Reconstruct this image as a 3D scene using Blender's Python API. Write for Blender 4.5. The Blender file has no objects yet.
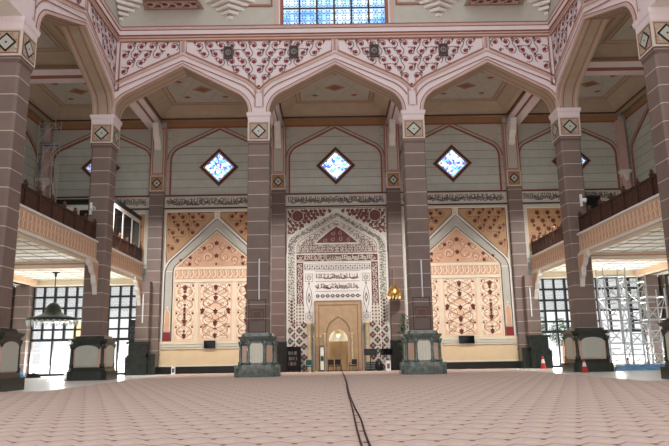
import bpy, bmesh, math, random
from mathutils import Vector, Matrix
C = bpy.context.scene.collection
PI = math.pi
R = random.Random(7)

# ------------------------------------------------------------------ materials
def rgb(c):
    def f(v):
        v /= 255.0
        return v/12.92 if v <= .04045 else ((v+.055)/1.055)**2.4
    return (f(c[0]), f(c[1]), f(c[2]), 1)

def base_mat(name, rough=.6, metal=0, spec=.4):
    m = bpy.data.materials.new(name); m.use_nodes = True
    nt = m.node_tree; b = nt.nodes['Principled BSDF']
    b.inputs['Roughness'].default_value = rough
    b.inputs['Metallic'].default_value = metal
    b.inputs['Specular IOR Level'].default_value = spec
    return m, nt, b

def nd(nt, t, **kw):
    n = nt.nodes.new(t)
    for k, v in kw.items(): setattr(n, k, v)
    return n

def mth(nt, op, a, b=None, c=None):
    n = nd(nt, 'ShaderNodeMath', operation=op)
    for i, v in enumerate((a, b, c)):
        if v is None: continue
        if isinstance(v, (int, float)): n.inputs[i].default_value = v
        else: nt.links.new(v, n.inputs[i])
    return n.outputs[0]

def mixc(nt, fac, a, b):
    n = nd(nt, 'ShaderNodeMix', data_type='RGBA')
    if isinstance(fac, (int, float)): n.inputs[0].default_value = fac
    else: nt.links.new(fac, n.inputs[0])
    for i, v in ((6, a), (7, b)):
        if isinstance(v, tuple): n.inputs[i].default_value = v
        else: nt.links.new(v, n.inputs[i])
    return n.outputs[2]

def noise(nt, vec, scale, detail=3):
    n = nd(nt, 'ShaderNodeTexNoise'); n.inputs['Scale'].default_value = scale
    n.inputs['Detail'].default_value = detail
    nt.links.new(vec, n.inputs['Vector']); return n.outputs['Fac']

def coords(nt):
    t = nd(nt, 'ShaderNodeTexCoord'); s = nd(nt, 'ShaderNodeSeparateXYZ')
    nt.links.new(t.outputs['Object'], s.inputs[0])
    return t.outputs['Object'], s.outputs[0], s.outputs[1], s.outputs[2]

def solid(name, c, rough=.6, metal=0, var=.12, scale=1.5, spec=.4):
    m, nt, b = base_mat(name, rough, metal, spec)
    o, x, y, z = coords(nt)
    f = noise(nt, o, scale)
    a = rgb(c); d = tuple(v*(1-var*2) for v in a[:3])+(1,)
    l = tuple(min(1, v*(1+var)) for v in a[:3])+(1,)
    nt.links.new(mixc(nt, f, d, l), b.inputs['Base Color'])
    return m

def coursed(name, c, line, period=1.0, lw=.05, rough=.6, var=.15, off=0, vert=0):
    m, nt, b = base_mat(name, rough)
    o, x, y, z = coords(nt)
    zz = mth(nt, 'DIVIDE', mth(nt, 'ADD', z, 100+off), period)
    fr = mth(nt, 'FRACT', zz); idx = mth(nt, 'FLOOR', zz)
    wn = nd(nt, 'ShaderNodeTexWhiteNoise', noise_dimensions='1D'); nt.links.new(idx, wn.inputs['W'])
    f = noise(nt, o, 1.3, 5)
    mixf = mth(nt, 'ADD', mth(nt, 'MULTIPLY', f, .7), mth(nt, 'MULTIPLY', wn.outputs['Value'], .3))
    a = rgb(c); d = tuple(v*(1-var*2) for v in a[:3])+(1,); l = tuple(min(1, v*(1+var*1.6)) for v in a[:3])+(1,)
    body = mixc(nt, mixf, d, l)
    ln = mth(nt, 'LESS_THAN', fr, lw/period)
    if vert:
        xs = mth(nt, 'ADD', mth(nt, 'ADD', x, y), mth(nt, 'MULTIPLY', wn.outputs['Value'], vert))
        vl = mth(nt, 'LESS_THAN', mth(nt, 'FRACT', mth(nt, 'DIVIDE', xs, vert)), .03/vert)
        ln = mth(nt, 'MAXIMUM', ln, mth(nt, 'MULTIPLY', vl, .5))
    nt.links.new(mixc(nt, ln, body, rgb(line)), b.inputs['Base Color'])
    return m

M = {}
M['stone'] = coursed('brown_stone', (122, 105, 98), (190, 176, 166), 1.0, .05, .55, .13)
M['stone_dark'] = coursed('dark_brown_stone', (102, 82, 76), (152, 134, 124), 1.0, .05, .55, .13)
M['plank'] = coursed('grey_wall_panels', (186, 190, 182), (140, 142, 132), .8, .06, .7, .1, 0, 3.2)
M['lilac'] = solid('lilac_white_plaster', (224, 210, 212), .7, var=.04)
M['cream'] = solid('cream_plaster', (228, 214, 190), .65, var=.04)
M['white'] = solid('white_plaster', (226, 220, 214), .6, var=.04)
M['greyplaster'] = solid('grey_plaster', (186, 182, 172), .7, var=.06)
M['rose'] = solid('rose_plaster', (200, 170, 160), .7, var=.06)
M['terracotta'] = solid('terracotta_line', (148, 94, 76), .7, var=.08)
M['darkline'] = solid('dark_brown_line', (74, 50, 46), .7, var=.1)
M['vine'] = solid('grey_vine', (104, 96, 98), .7, var=.1)
M['red'] = solid('crimson_flower', (142, 44, 46), .7, var=.2, scale=6)
M['ochre'] = solid('ochre_beam_paint', (160, 124, 92), .7, var=.1)
M['ceilwhite'] = solid('white_cream_soffit', (242, 236, 222), .6, var=.03)
M['dado'] = solid('pale_peach_dado', (220, 196, 160), .55, var=.06)
M['coffer'] = solid('coffer_beige', (176, 158, 138), .75, var=.08)
M['peach'] = solid('peach_panel', (230, 194, 166), .6, var=.06)
M['peachdark'] = solid('pink_ochre_panel', (212, 166, 136), .6, var=.08)
M['orange'] = solid('ochre_spandrel', (188, 148, 108), .6, var=.08)
M['brownvine'] = solid('brown_vine', (164, 112, 84), .6, var=.1)
M['palevine'] = solid('pale_pink_leaf', (246, 224, 200), .6, var=.05)
M['brownflower'] = solid('brown_flower', (104, 48, 40), .6, var=.15, scale=5)
M['maroon'] = solid('maroon_field', (112, 62, 60), .6, var=.15, scale=5)
M['ivory'] = solid('ivory_plaster', (206, 201, 188), .6, var=.05)
M['ink'] = solid('script_brown_black', (96, 76, 74), .6, var=.1)
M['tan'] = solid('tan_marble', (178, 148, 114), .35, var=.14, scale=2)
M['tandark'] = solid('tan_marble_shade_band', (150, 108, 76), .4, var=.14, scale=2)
M['goldmarble'] = solid('gold_veined_marble', (198, 178, 142), .25, var=.2, scale=3)
M['green'] = solid('dark_green_marble', (44, 50, 44), .22, var=.35, scale=3, spec=.6)
M['teal'] = solid('polished_green_marble', (112, 128, 120), .08, var=.5, scale=4, spec=.9)  # tone lightened and mottled to imitate bright highlights on dark green marble
M['black'] = solid('black_stone', (30, 28, 26), .35, var=.2)
M['panelgrey'] = solid('pale_grey_marble', (186, 188, 178), .3, var=.06)
M['panelcream'] = solid('cream_ribbed_marble', (236, 234, 216), .3, var=.05)
M['panelpink'] = solid('pink_marble', (216, 180, 158), .3, var=.08)
M['wood'] = solid('dark_carved_wood', (66, 40, 32), .5, var=.25, scale=4)
M['woodlight'] = solid('worn_brown_wood', (98, 62, 48), .5, var=.2, scale=4)
M['metal'] = solid('black_painted_metal', (40, 42, 46), .4, var=.1)
M['alu'] = solid('galvanised_tube', (196, 200, 204), .3, .6, var=.05)
M['blackplastic'] = solid('black_plastic', (18, 18, 20), .35, var=.1)
M['screen'] = solid('black_screen_glass', (12, 13, 16), .08, var=.05)
M['whiteplastic'] = solid('white_plastic', (232, 234, 236), .35, var=.02)
M['tealfabric'] = solid('teal_upholstery', (40, 84, 84), .8, var=.1)
M['greyplastic'] = solid('grey_plastic', (110, 112, 112), .5, var=.1)
M['conered'] = solid('red_orange_cone', (196, 44, 32), .5, var=.05)
M['conewhite'] = solid('white_cone_band', (236, 236, 232), .5, var=.02)
M['bluesheet'] = solid('blue_tarpaulin', (84, 150, 206), .45, var=.25, scale=4)
M['whitesheet'] = solid('white_plastic_sheet', (214, 226, 236), .4, var=.08)
M['gold'] = solid('gold_brass', (214, 160, 80), .3, .9, var=.08)
M['leaf'] = solid('green_leaf', (52, 84, 50), .6, var=.3, scale=9)
M['potgrey'] = solid('grey_planter', (90, 88, 84), .6, var=.1)
M['lampgreen'] = solid('dark_green_lamp_metal', (44, 56, 52), .4, .4, var=.1)
M['crystal'] = solid('frosted_crystal', (226, 232, 230), .2, var=.05)
M['cable'] = solid('black_cable', (62, 36, 34), .7, var=.1)
M['terrace'] = solid('pale_terrace', (214, 210, 200), .7, var=.08)
M['outwall'] = solid('sandy_wall', (222, 190, 150), .7, var=.08)
M['lattice'] = solid('grey_lattice', (150, 152, 154), .5, var=.1)

def marble_floor():
    m, nt, b = base_mat('polished_marble_floor', .3, 0, .5)
    o, x, y, z = coords(nt)
    f = noise(nt, o, .6, 5)
    c = mixc(nt, f, rgb((222, 220, 214)), rgb((244, 242, 236)))
    l1 = mth(nt, 'LESS_THAN', mth(nt, 'FRACT', mth(nt, 'DIVIDE', mth(nt, 'ADD', x, 100), 1.2)), .02)
    l2 = mth(nt, 'LESS_THAN', mth(nt, 'FRACT', mth(nt, 'DIVIDE', mth(nt, 'ADD', y, 100), 1.2)), .02)
    nt.links.new(mixc(nt, mth(nt, 'MAXIMUM', l1, l2), c, rgb((170, 168, 160))), b.inputs['Base Color'])
    return m
M['marble'] = marble_floor()

def carpet_mat():
    m, nt, b = base_mat('patterned_pink_carpet', .95, 0, .1)
    o, x, y, z = coords(nt)
    PX, PY = .60, .80
    xs = mth(nt, 'DIVIDE', mth(nt, 'ADD', x, 120.0), PX)
    row = mth(nt, 'FLOOR', mth(nt, 'DIVIDE', mth(nt, 'ADD', y, 100), PY))
    xs2 = mth(nt, 'ADD', xs, mth(nt, 'MULTIPLY', mth(nt, 'MODULO', row, 2), .5))
    fx = mth(nt, 'ABSOLUTE', mth(nt, 'SUBTRACT', mth(nt, 'FRACT', xs2), .5))     # 0 at centre .5 at edge
    fy = mth(nt, 'FRACT', mth(nt, 'DIVIDE', mth(nt, 'ADD', y, 100), PY))
    # honeycomb zigzag line, dips at the centre of each repeat
    zig = mth(nt, 'SUBTRACT', fy, mth(nt, 'ADD', .12, mth(nt, 'MULTIPLY', fx, .8)))
    line = mth(nt, 'LESS_THAN', mth(nt, 'ABSOLUTE', zig), .055)
    zig2 = mth(nt, 'LESS_THAN', mth(nt, 'ABSOLUTE', mth(nt, 'SUBTRACT', zig, .16)), .05)
    dot = mth(nt, 'MULTIPLY', mth(nt, 'LESS_THAN', fx, .075), mth(nt, 'LESS_THAN', mth(nt, 'ABSOLUTE', mth(nt, 'SUBTRACT', fy, .13)), .12))
    medal = mth(nt, 'LESS_THAN', mth(nt, 'ADD', mth(nt, 'POWER', fx, 2), mth(nt, 'POWER', mth(nt, 'SUBTRACT', fy, .72), 2)), .035)
    f = noise(nt, o, 9, 4); f2 = noise(nt, o, .35, 3)
    base = mixc(nt, f, rgb((186, 158, 150)), rgb((220, 198, 188)))
    base = mixc(nt, mth(nt, 'MULTIPLY', f2, .5), base, rgb((206, 180, 172)))
    c = mixc(nt, mth(nt, 'MULTIPLY', medal, .45), base, rgb((222, 204, 176)))
    c = mixc(nt, mth(nt, 'MULTIPLY', zig2, .5), c, rgb((226, 200, 140)))
    c = mixc(nt, mth(nt, 'MULTIPLY', line, .7), c, rgb((158, 112, 106)))
    c = mixc(nt, mth(nt, 'MULTIPLY', dot, .7), c, rgb((98, 44, 48)))
    nt.links.new(c, b.inputs['Base Color'])
    b.inputs['Sheen Weight'].default_value = .1; b.inputs['Sheen Roughness'].default_value = .5
    bp_ = nd(nt, 'ShaderNodeBump'); bp_.inputs['Strength'].default_value = .3; bp_.inputs['Distance'].default_value = .02
    nt.links.new(noise(nt, o, 60, 2), bp_.inputs['Height']); nt.links.new(bp_.outputs[0], b.inputs['Normal'])
    return m
M['carpet'] = carpet_mat()

def stained(name, scale, strength):
    m, nt, b = base_mat(name, .2)
    o, x, y, z = coords(nt)
    v = nd(nt, 'ShaderNodeTexVoronoi'); v.inputs['Scale'].default_value = scale
    nt.links.new(o, v.inputs['Vector'])
    s = nd(nt, 'ShaderNodeSeparateColor'); nt.links.new(v.outputs['Color'], s.inputs[0])
    r = nd(nt, 'ShaderNodeValToRGB'); r.color_ramp.interpolation = 'CONSTANT'
    e = r.color_ramp.elements
    e[0].position = 0; e[0].color = rgb((236, 244, 255))
    e[1].position = .34; e[1].color = rgb((150, 190, 250))
    for p, c in ((.52, (74, 120, 210)), (.66, (226, 232, 255)), (.8, (128, 110, 210)), (.9, (110, 220, 236))):
        q = e.new(p); q.color = rgb(c)
    nt.links.new(s.outputs[0], r.inputs[0])
    nt.links.new(r.outputs[0], b.inputs['Base Color'])
    nt.links.new(r.outputs[0], b.inputs['Emission Color']); b.inputs['Emission Strength'].default_value = strength
    return m
M['stained'] = stained('backlit_stained_glass', 5.5, 1.2)

def latticeglass():
    # backlit upper drum window: blue white panes with a star lattice
    m, nt, b = base_mat('backlit_blue_star_glass', .2)
    o, x, y, z = coords(nt)
    P = .62
    fx = mth(nt, 'SUBTRACT', mth(nt, 'FRACT', mth(nt, 'DIVIDE', mth(nt, 'ADD', x, 100), P)), .5)
    fz = mth(nt, 'SUBTRACT', mth(nt, 'FRACT', mth(nt, 'DIVIDE', z, P)), .5)
    ang = mth(nt, 'ARCTAN2', fz, fx)
    rad = mth(nt, 'SQRT', mth(nt, 'ADD', mth(nt, 'MULTIPLY', fx, fx), mth(nt, 'MULTIPLY', fz, fz)))
    st = mth(nt, 'ADD', .3, mth(nt, 'MULTIPLY', mth(nt, 'COSINE', mth(nt, 'MULTIPLY', ang, 6)), .12))
    l = mth(nt, 'LESS_THAN', mth(nt, 'ABSOLUTE', mth(nt, 'SUBTRACT', rad, st)), .07)
    core = mth(nt, 'LESS_THAN', rad, .1)
    l = mth(nt, 'MAXIMUM', l, core)
    f = noise(nt, o, .5, 2)
    g = mixc(nt, mth(nt, 'MULTIPLY_ADD', f, 3.0, -1.0), rgb((214, 238, 250)), rgb((96, 164, 232)))
    c = mixc(nt, l, g, rgb((32, 52, 92)))
    nt.links.new(c, b.inputs['Base Color']); nt.links.new(c, b.inputs['Emission Color'])
    b.inputs['Emission Strength'].default_value = 1.0
    return m
M['starglass'] = latticeglass()

def glass():
    m = bpy.data.materials.new('clear_window_glass'); m.use_nodes = True
    nt = m.node_tree; nt.nodes.remove(nt.nodes['Principled BSDF'])
    t = nd(nt, 'ShaderNodeBsdfTransparent'); t.inputs[0].default_value = (.93, .96, .97, 1)
    g = nd(nt, 'ShaderNodeBsdfGlossy'); g.inputs['Roughness'].default_value = .05
    x = nd(nt, 'ShaderNodeMixShader'); x.inputs[0].default_value = .06
    nt.links.new(t.outputs[0], x.inputs[1]); nt.links.new(g.outputs[0], x.inputs[2])
    nt.links.new(x.outputs[0], nt.nodes['Material Output'].inputs[0])
    return m
M['glass'] = glass()

def lit(name, c, s):
    m, nt, b = base_mat(name, .4)
    b.inputs['Base Color'].default_value = rgb(c); b.inputs['Emission Color'].default_value = rgb(c)
    b.inputs['Emission Strength'].default_value = s
    return m
M['lampglow'] = lit('warm_lamp_glow', (255, 226, 170), 1.2)

# ------------------------------------------------------------------ geometry
class G:
    """collects faces of one object; several materials allowed"""
    def __init__(s): s.v = []; s.f = []; s.m = []; s.mats = []
    def mi(s, m):
        if m not in s.mats: s.mats.append(m)
        return s.mats.index(m)
    def face(s, pts, m):
        k = len(s.v); s.v += [tuple(p) for p in pts]; s.f.append(tuple(range(k, k+len(pts)))); s.m.append(s.mi(m))
    def box(s, x0, x1, y0, y1, z0, z1, m):
        if x0 > x1: x0, x1 = x1, x0
        if y0 > y1: y0, y1 = y1, y0
        k = len(s.v); i = s.mi(m)
        s.v += [(x0,y0,z0),(x1,y0,z0),(x1,y1,z0),(x0,y1,z0),(x0,y0,z1),(x1,y0,z1),(x1,y1,z1),(x0,y1,z1)]
        for q in ((0,3,2,1),(4,5,6,7),(0,1,5,4),(1,2,6,5),(2,3,7,6),(3,0,4,7)):
            s.f.append(tuple(k+j for j in q)); s.m.append(i)
    def prism(s, poly, z0, z1, m, sc0=1, sc1=1, cx=0, cy=0):
        n = len(poly); k = len(s.v); i = s.mi(m)
        s.v += [(cx+(x-cx)*sc0, cy+(y-cy)*sc0, z0) for x, y in poly] + [(cx+(x-cx)*sc1, cy+(y-cy)*sc1, z1) for x, y in poly]
        s.f.append(tuple(k+j for j in reversed(range(n)))); s.m.append(i)
        s.f.append(tuple(k+n+j for j in range(n))); s.m.append(i)
        for j in range(n):
            a = (j+1) % n; s.f.append((k+j, k+a, k+n+a, k+n+j)); s.m.append(i)
    def tube(s, a, b, r, m, n=6, r2=None):
        a = Vector(a); b = Vector(b); d = (b-a)
        if d.length < 1e-6: return
        d.normalize(); u = d.orthogonal().normalized(); w = d.cross(u)
        r2 = r if r2 is None else r2; k = len(s.v); i = s.mi(m)
        for p, q in ((a, r), (b, r2)):
            for j in range(n):
                t = 2*PI*j/n; s.v.append(tuple(p+u*math.cos(t)*q+w*math.sin(t)*q))
        for j in range(n):
            l = (j+1) % n; s.f.append((k+j, k+l, k+n+l, k+n+j)); s.m.append(i)
        s.f.append(tuple(k+j for j in reversed(range(n)))); s.m.append(i)
        s.f.append(tuple(k+n+j for j in range(n))); s.m.append(i)
    def path(s, pts, r, m, n=6):
        for a, b in zip(pts, pts[1:]): s.tube(a, b, r, m, n)
    def lathe(s, prof, m, n=20, cx=0, cy=0):
        k = len(s.v); i = s.mi(m)
        for r, z in prof:
            for j in range(n):
                t = 2*PI*(j+.5)/n; s.v.append((cx+r*math.cos(t), cy+r*math.sin(t), z))
        for q in range(len(prof)-1):
            for j in range(n):
                l = (j+1) % n; s.f.append((k+q*n+j, k+q*n+l, k+(q+1)*n+l, k+(q+1)*n+j)); s.m.append(i)
        s.f.append(tuple(k+j for j in reversed(range(n)))); s.m.append(i)
        e = k+(len(prof)-1)*n
        s.f.append(tuple(e+j for j in range(n))); s.m.append(i)
    def build(s, name, parent=None, smooth=False):
        me = bpy.data.meshes.new(name); me.from_pydata(s.v, [], s.f)
        for m in s.mats: me.materials.append(M[m])
        me.polygons.foreach_set('material_index', s.m)
        if smooth: me.polygons.foreach_set('use_smooth', [True]*len(s.f))
        bm = bmesh.new(); bm.from_mesh(me)
        if smooth: bmesh.ops.remove_doubles(bm, verts=bm.verts, dist=1e-5)
        bm.to_mesh(me); bm.free(); me.update()
        o = bpy.data.objects.new(name, me); C.objects.link(o)
        if parent is not None: o.parent = parent
        return o

class P(G):
    """flat ornament on a wall plane: (u,v) in the plane, extruded from depth d0 to d along the normal"""
    def __init__(s, O=(0,0,0), U=(1,0,0), V=(0,0,1), N=(0,-1,0)):
        super().__init__(); s.O = Vector(O); s.U = Vector(U); s.V = Vector(V); s.N = Vector(N); s.mir = None
    def pt(s, u, v, d): return s.O+s.U*u+s.V*v+s.N*d
    def poly(s, pts, m, d, side=True):
        k = len(s.v); n = len(pts); i = s.mi(m)
        s.v += [tuple(s.pt(u, v, d)) for u, v in pts]
        s.f.append(tuple(range(k, k+n))); s.m.append(i)
        if side:
            s.v += [tuple(s.pt(u, v, 0)) for u, v in pts]
            for j in range(n):
                l = (j+1) % n; s.f.append((k+j, k+n+j, k+n+l, k+l)); s.m.append(i)
    def rect(s, u0, u1, v0, v1, m, d): s.poly([(u0,v0),(u1,v0),(u1,v1),(u0,v1)], m, d)
    def frame(s, u0, u1, v0, v1, w, m, d):
        s.rect(u0, u1, v0, v0+w, m, d); s.rect(u0, u1, v1-w, v1, m, d)
        s.rect(u0, u0+w, v0+w, v1-w, m, d); s.rect(u1-w, u1, v0+w, v1-w, m, d)
    def stroke(s, pts, w, m, d, closed=False, side=False):
        n = len(pts)
        if n < 2: return
        L = []; Rr = []
        for j in range(n):
            if closed: a = pts[j-1]; b = pts[(j+1) % n]
            else: a = pts[max(0, j-1)]; b = pts[min(n-1, j+1)]
            dx, dy = b[0]-a[0], b[1]-a[1]; q = math.hypot(dx, dy) or 1
            nx, ny = -dy/q*w/2, dx/q*w/2
            L.append((pts[j][0]+nx, pts[j][1]+ny)); Rr.append((pts[j][0]-nx, pts[j][1]-ny))
        rng = range(n) if closed else range(n-1)
        for j in rng:
            l = (j+1) % n
            s.poly([L[j], Rr[j], Rr[l], L[l]], m, d, side)
    def disc(s, u, v, r, m, d, n=8, ph=0):
        s.poly([(u+r*math.cos(2*PI*j/n+ph), v+r*math.sin(2*PI*j/n+ph)) for j in range(n)], m, d, False)
    def ring(s, u, v, r, w, m, d, n=14):
        s.stroke([(u+r*math.cos(2*PI*j/n), v+r*math.sin(2*PI*j/n)) for j in range(n)], w, m, d, True)
    def lozenge(s, u, v, a, b, m, d): s.poly([(u-a,v),(u,v-b),(u+a,v),(u,v+b)], m, d, False)
    def flower(s, u, v, r, m, d, n=5, ph=.3):
        pts = []
        for j in range(n*4):
            t = 2*PI*j/(n*4); q = r*(.82+.18*math.cos(n*t)); pts.append((u+q*math.cos(t+ph), v+q*math.sin(t+ph)))
        s.poly(pts, m, d, False)
    def spiral(s, u, v, r, ph, hand, w, m, d, turns=1.2):
        n = 16; pts = []
        for j in range(n+1):
            t = j/n; q = r*(1-.85*t); a = ph+hand*t*turns*2*PI
            pts.append((u+q*math.cos(a), v+q*math.sin(a)))
        s.stroke(pts, w, m, d)

def inside(p, poly):
    x, y = p; c = False; n = len(poly)
    for i in range(n):
        x1, y1 = poly[i]; x2, y2 = poly[i-1]
        if (y1 > y) != (y2 > y) and x < (x2-x1)*(y-y1)/(y2-y1)+x1: c = not c
    return c
def clear(p, poly, r):
    return all(inside((p[0]+r*math.cos(k*PI/4), p[1]+r*math.sin(k*PI/4)), poly) for k in range(8))

def scroll_fill(p, poly, sp, vine, flower, d, fr=.16, w=.05, sym=None, seed=1, ext=1):
    """arabesque of spirals with flowers filling a polygon, mirrored about sym"""
    us = [q[0] for q in poly]; vs = [q[1] for q in poly]
    cu = sym if sym is not None else (min(us)+max(us))/2
    far = max(abs(max(us)-cu), abs(min(us)-cu))
    v = max(vs)-sp*.48; k = 0
    while v > min(vs):
        u = sp*.5 if k % 2 == 0 else 0
        j = 0
        while u < far+sp:
            for sg in ((1, -1) if u > 0 else (1,)):
                c = (cu+sg*u, v)
                hand = sg*(1 if (j+k) % 2 == 0 else -1)
                if clear(c, poly, sp*.36):
                    p.spiral(c[0], c[1], sp*.46, (PI/2 if k % 2 else -PI/2)+(.5*sg), hand, w, vine, d, 1.15)
                    p.flower(c[0], c[1], sp*fr*1.5, flower, d+.006, 5, .3*sg)
                    p.spiral(c[0]+sg*sp*.3, c[1]+sp*.2, sp*.26, PI/2, -hand, w*.8, vine, d-.002, .9)
                    q_ = (c[0]+sg*sp*.4, c[1]+sp*.34)
                    if clear(q_, poly, sp*fr*.9): p.flower(q_[0], q_[1], sp*fr*.95, flower, d+.006, 4, .2)
                elif clear(c, poly, sp*.22):
                    p.spiral(c[0], c[1], sp*.24, 0, hand, w, vine, d, .9); p.flower(c[0], c[1], sp*fr*.9, flower, d+.006, 5, .3*sg)
            u += sp; j += 1
        v -= sp*.8; k += 1

def script(p, u0, u1, v0, v1, m, d, seed=0, dens=1.0, w=.06):
    """band of flowing brush calligraphy"""
    r = random.Random(seed); h = v1-v0; u = u0+h*.15
    p.stroke([(u0+h*.1+(u1-u0-h*.2)*t/30, v0+h*.28+.06*h*math.sin(t*1.9)) for t in range(31)], w*.8, m, d)
    while u < u1-h*.35:
        k = r.random(); g = h*(.28+.2*r.random())/dens
        if k < .34:
            p.stroke([(u, v0+h*.9), (u+.03*h, v0+h*.55), (u+.02*h, v0+h*.25)], w*1.2, m, d)
        elif k < .62:
            p.stroke([(u+h*.3*math.cos(a), v0+h*.36+h*.24*math.sin(a)) for a in [PI*(1.0+.25*q) for q in range(6)]], w*1.2, m, d)
            p.disc(u, v0+h*.72, w*.8, m, d, 4)
        elif k < .82:
            p.stroke([(u-h*.14, v0+h*.75), (u+h*.1, v0+h*.86), (u+h*.2, v0+h*.62), (u-h*.02, v0+h*.48), (u+h*.2, v0+h*.3)], w*1.1, m, d)
        else:
            p.ring(u, v0+h*.5, h*.13, w, m, d, 8)
            p.stroke([(u+h*.1, v0+h*.44), (u+h*.24, v0+h*.16), (u, v0+h*.12)], w, m, d)
        u += g

def arch(w, z0, H, r, off=0, n=8, cx=0, s=.1):
    """pointed arch profile from left spring over the apex to the right: straight haunch after a small round shoulder"""
    W_ = w+off; rr = r+off; cz = z0+s; cxx = -w+r
    # apex of offset curve: shift along bisector of the two straight legs
    dx, dz = 0-cxx, H-cz; D = math.hypot(dx, dz)
    base = math.atan2(dz, dx); al = math.acos(r/D)
    ta = base+al                      # angle of the tangent point on the circle
    tx, tz = cxx+r*math.cos(ta), cz+r*math.sin(ta)
    sl = math.atan2(H-tz, 0-tx)       # slope of the straight leg
    Ha = H+off/math.cos(sl)
    pts = [(cx-W_, z0)]
    for j in range(n+1):
        a = PI+(ta-PI)*j/n
        pts.append((cx+cxx+rr*math.cos(a), cz+rr*math.sin(a)))
    left = pts; apex = (cx, Ha)
    right = [(2*cx-x, z) for x, z in reversed(left)]
    return left+[apex]+right

def prop(o, label=None, cat=None, group=None, kind=None):
    if label: o['label'] = label
    if cat: o['category'] = cat
    if group: o['group'] = group
    if kind: o['kind'] = kind
    return o
def empty(name, loc=(0,0,0), label=None, cat=None, group=None, rz=0):
    o = bpy.data.objects.new(name, None); C.objects.link(o); o.location = loc; o.rotation_euler.z = rz
    o.empty_display_size = .3
    return prop(o, label, cat, group)
def struct(g, name, label=None, smooth=False):
    o = g.build(name, None, smooth); o['kind'] = 'structure'
    if label: o['label'] = label; 
    return o

# ------------------------------------------------------------------ key measures
XA, XC = 5.795, 17.5          # pier axes
YR = 46.2                     # axis of the far arcade row
YF = 45.4                     # face of the far arcade
YB = 57.5                     # back wall face
XO = 27.4                     # outer side wall face
XS = 16.7                     # inner face of side arcades
ZC0, ZC1, ZI = 17.15, 18.65, 19.35   # capital block, impost top
TH = 1.6                      # arcade wall thickness

# ------------------------------------------------------------------ floor
g = G(); g.box(-34, 34, -14, 75, -.3, 0, 'marble'); struct(g, 'floor')
g = G()
car = [(-26.8, -12), (26.8, -12), (26.8, 30.6), (14, 30.6), (14, 56.6), (-14, 56.6), (-14, 30.6), (-26.8, 30.6)]
g.prism(car, .002, .03, 'carpet')
prop(g.build('carpet'), 'pink beige patterned prayer carpet covering the hall floor between the piers', 'carpet')
g = G(); g.box(-90, 90, 75, 160, -.35, -.02, 'terrace'); struct(g, 'ground', )

# ------------------------------------------------------------------ arcade walls
def arcade(name, to3, bays, ztop, thick):
    """bays: list of (centre, halfwidth, left edge, right edge). to3(u, z, depth)"""
    g = G()
    for (c, hw, e0, e1, full) in bays:
        A = arch(hw, ZI, 23.15, 1.7, 0, 10, c)
        if not full: A = A[:len(A)//2+1] if full is None else A[len(A)//2:]
        for d in (0, thick):
            a0 = A[0]; 
            if full is not False: g.face([to3(e0, ZI, d), to3(a0[0], a0[1], d), to3(a0[0], ztop, d), to3(e0, ztop, d)], 'lilac')
            if full is not None: g.face([to3(A[-1][0], A[-1][1], d), to3(e1, ZI, d), to3(e1, ztop, d), to3(A[-1][0], ztop, d)], 'lilac')
            for p, q in zip(A, A[1:]):
                g.face([to3(p[0], p[1], d), to3(q[0], q[1], d), to3(q[0], ztop, d), to3(p[0], ztop, d)], 'lilac')
        for p, q in zip(A, A[1:]):
            g.face([to3(p[0], p[1], 0), to3(q[0], q[1], 0), to3(q[0], q[1], thick), to3(p[0], p[1], thick)], 'coffer')
            # painted lines on the soffit
            for f0, f1, m in ((.1, .17, 'rose'), (.26, .30, 'terracotta'), (.70, .74, 'terracotta'), (.83, .9, 'rose')):
                def sh(P_, t): return to3(P_[0]+(c-P_[0])*.004, P_[1]-.015, thick*t)
                g.face([sh(p, f0), sh(q, f0), sh(q, f1), sh(p, f1)], m)
        # underside strips between arch foot and bay edge
        if full is not False: g.face([to3(e0, ZI, 0), to3(A[0][0], ZI, 0), to3(A[0][0], ZI, thick), to3(e0, ZI, thick)], 'white')
        if full is not None: g.face([to3(A[-1][0], ZI, 0), to3(e1, ZI, 0), to3(e1, ZI, thick), to3(A[-1][0], ZI, thick)], 'white')
    e0 = bays[0][2]; e1 = bays[-1][3]
    g.face([to3(e0, ztop, 0), to3(e1, ztop, 0), to3(e1, ztop, thick), to3(e0, ztop, thick)], 'lilac')
    g.face([to3(e0, ZI, 0), to3(e0, ztop, 0), to3(e0, ztop, thick), to3(e0, ZI, thick)], 'lilac')
    g.face([to3(e1, ZI, 0), to3(e1, ztop, 0), to3(e1, ztop, thick), to3(e1, ZI, thick)], 'lilac')
    return g

ZT = 25.55
bc = [(0, XA-.8, -XA, XA, True), ((XA+XC)/2, (XC-XA)/2-.8, XA, XS, True), (-(XA+XC)/2, (XC-XA)/2-.8, -XS, -XA, True)]
bc.sort(key=lambda b: b[0])
struct(arcade('a', lambda u, z, d: (u, YF+d, z), bc, ZT, TH), 'wall_arcade_back')
YE = 31.98
side_bays = [(17.8, 6.3, 17.8, YE, False), (39.1, 6.3, YE, 47.0, True)]
for sg, nm in ((-1, 'left'), (1, 'right')):
    struct(arcade('s', lambda u, z, d, sg=sg: (sg*(XS+d), u, z), side_bays, ZT, TH), 'wall_arcade_'+nm)

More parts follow.
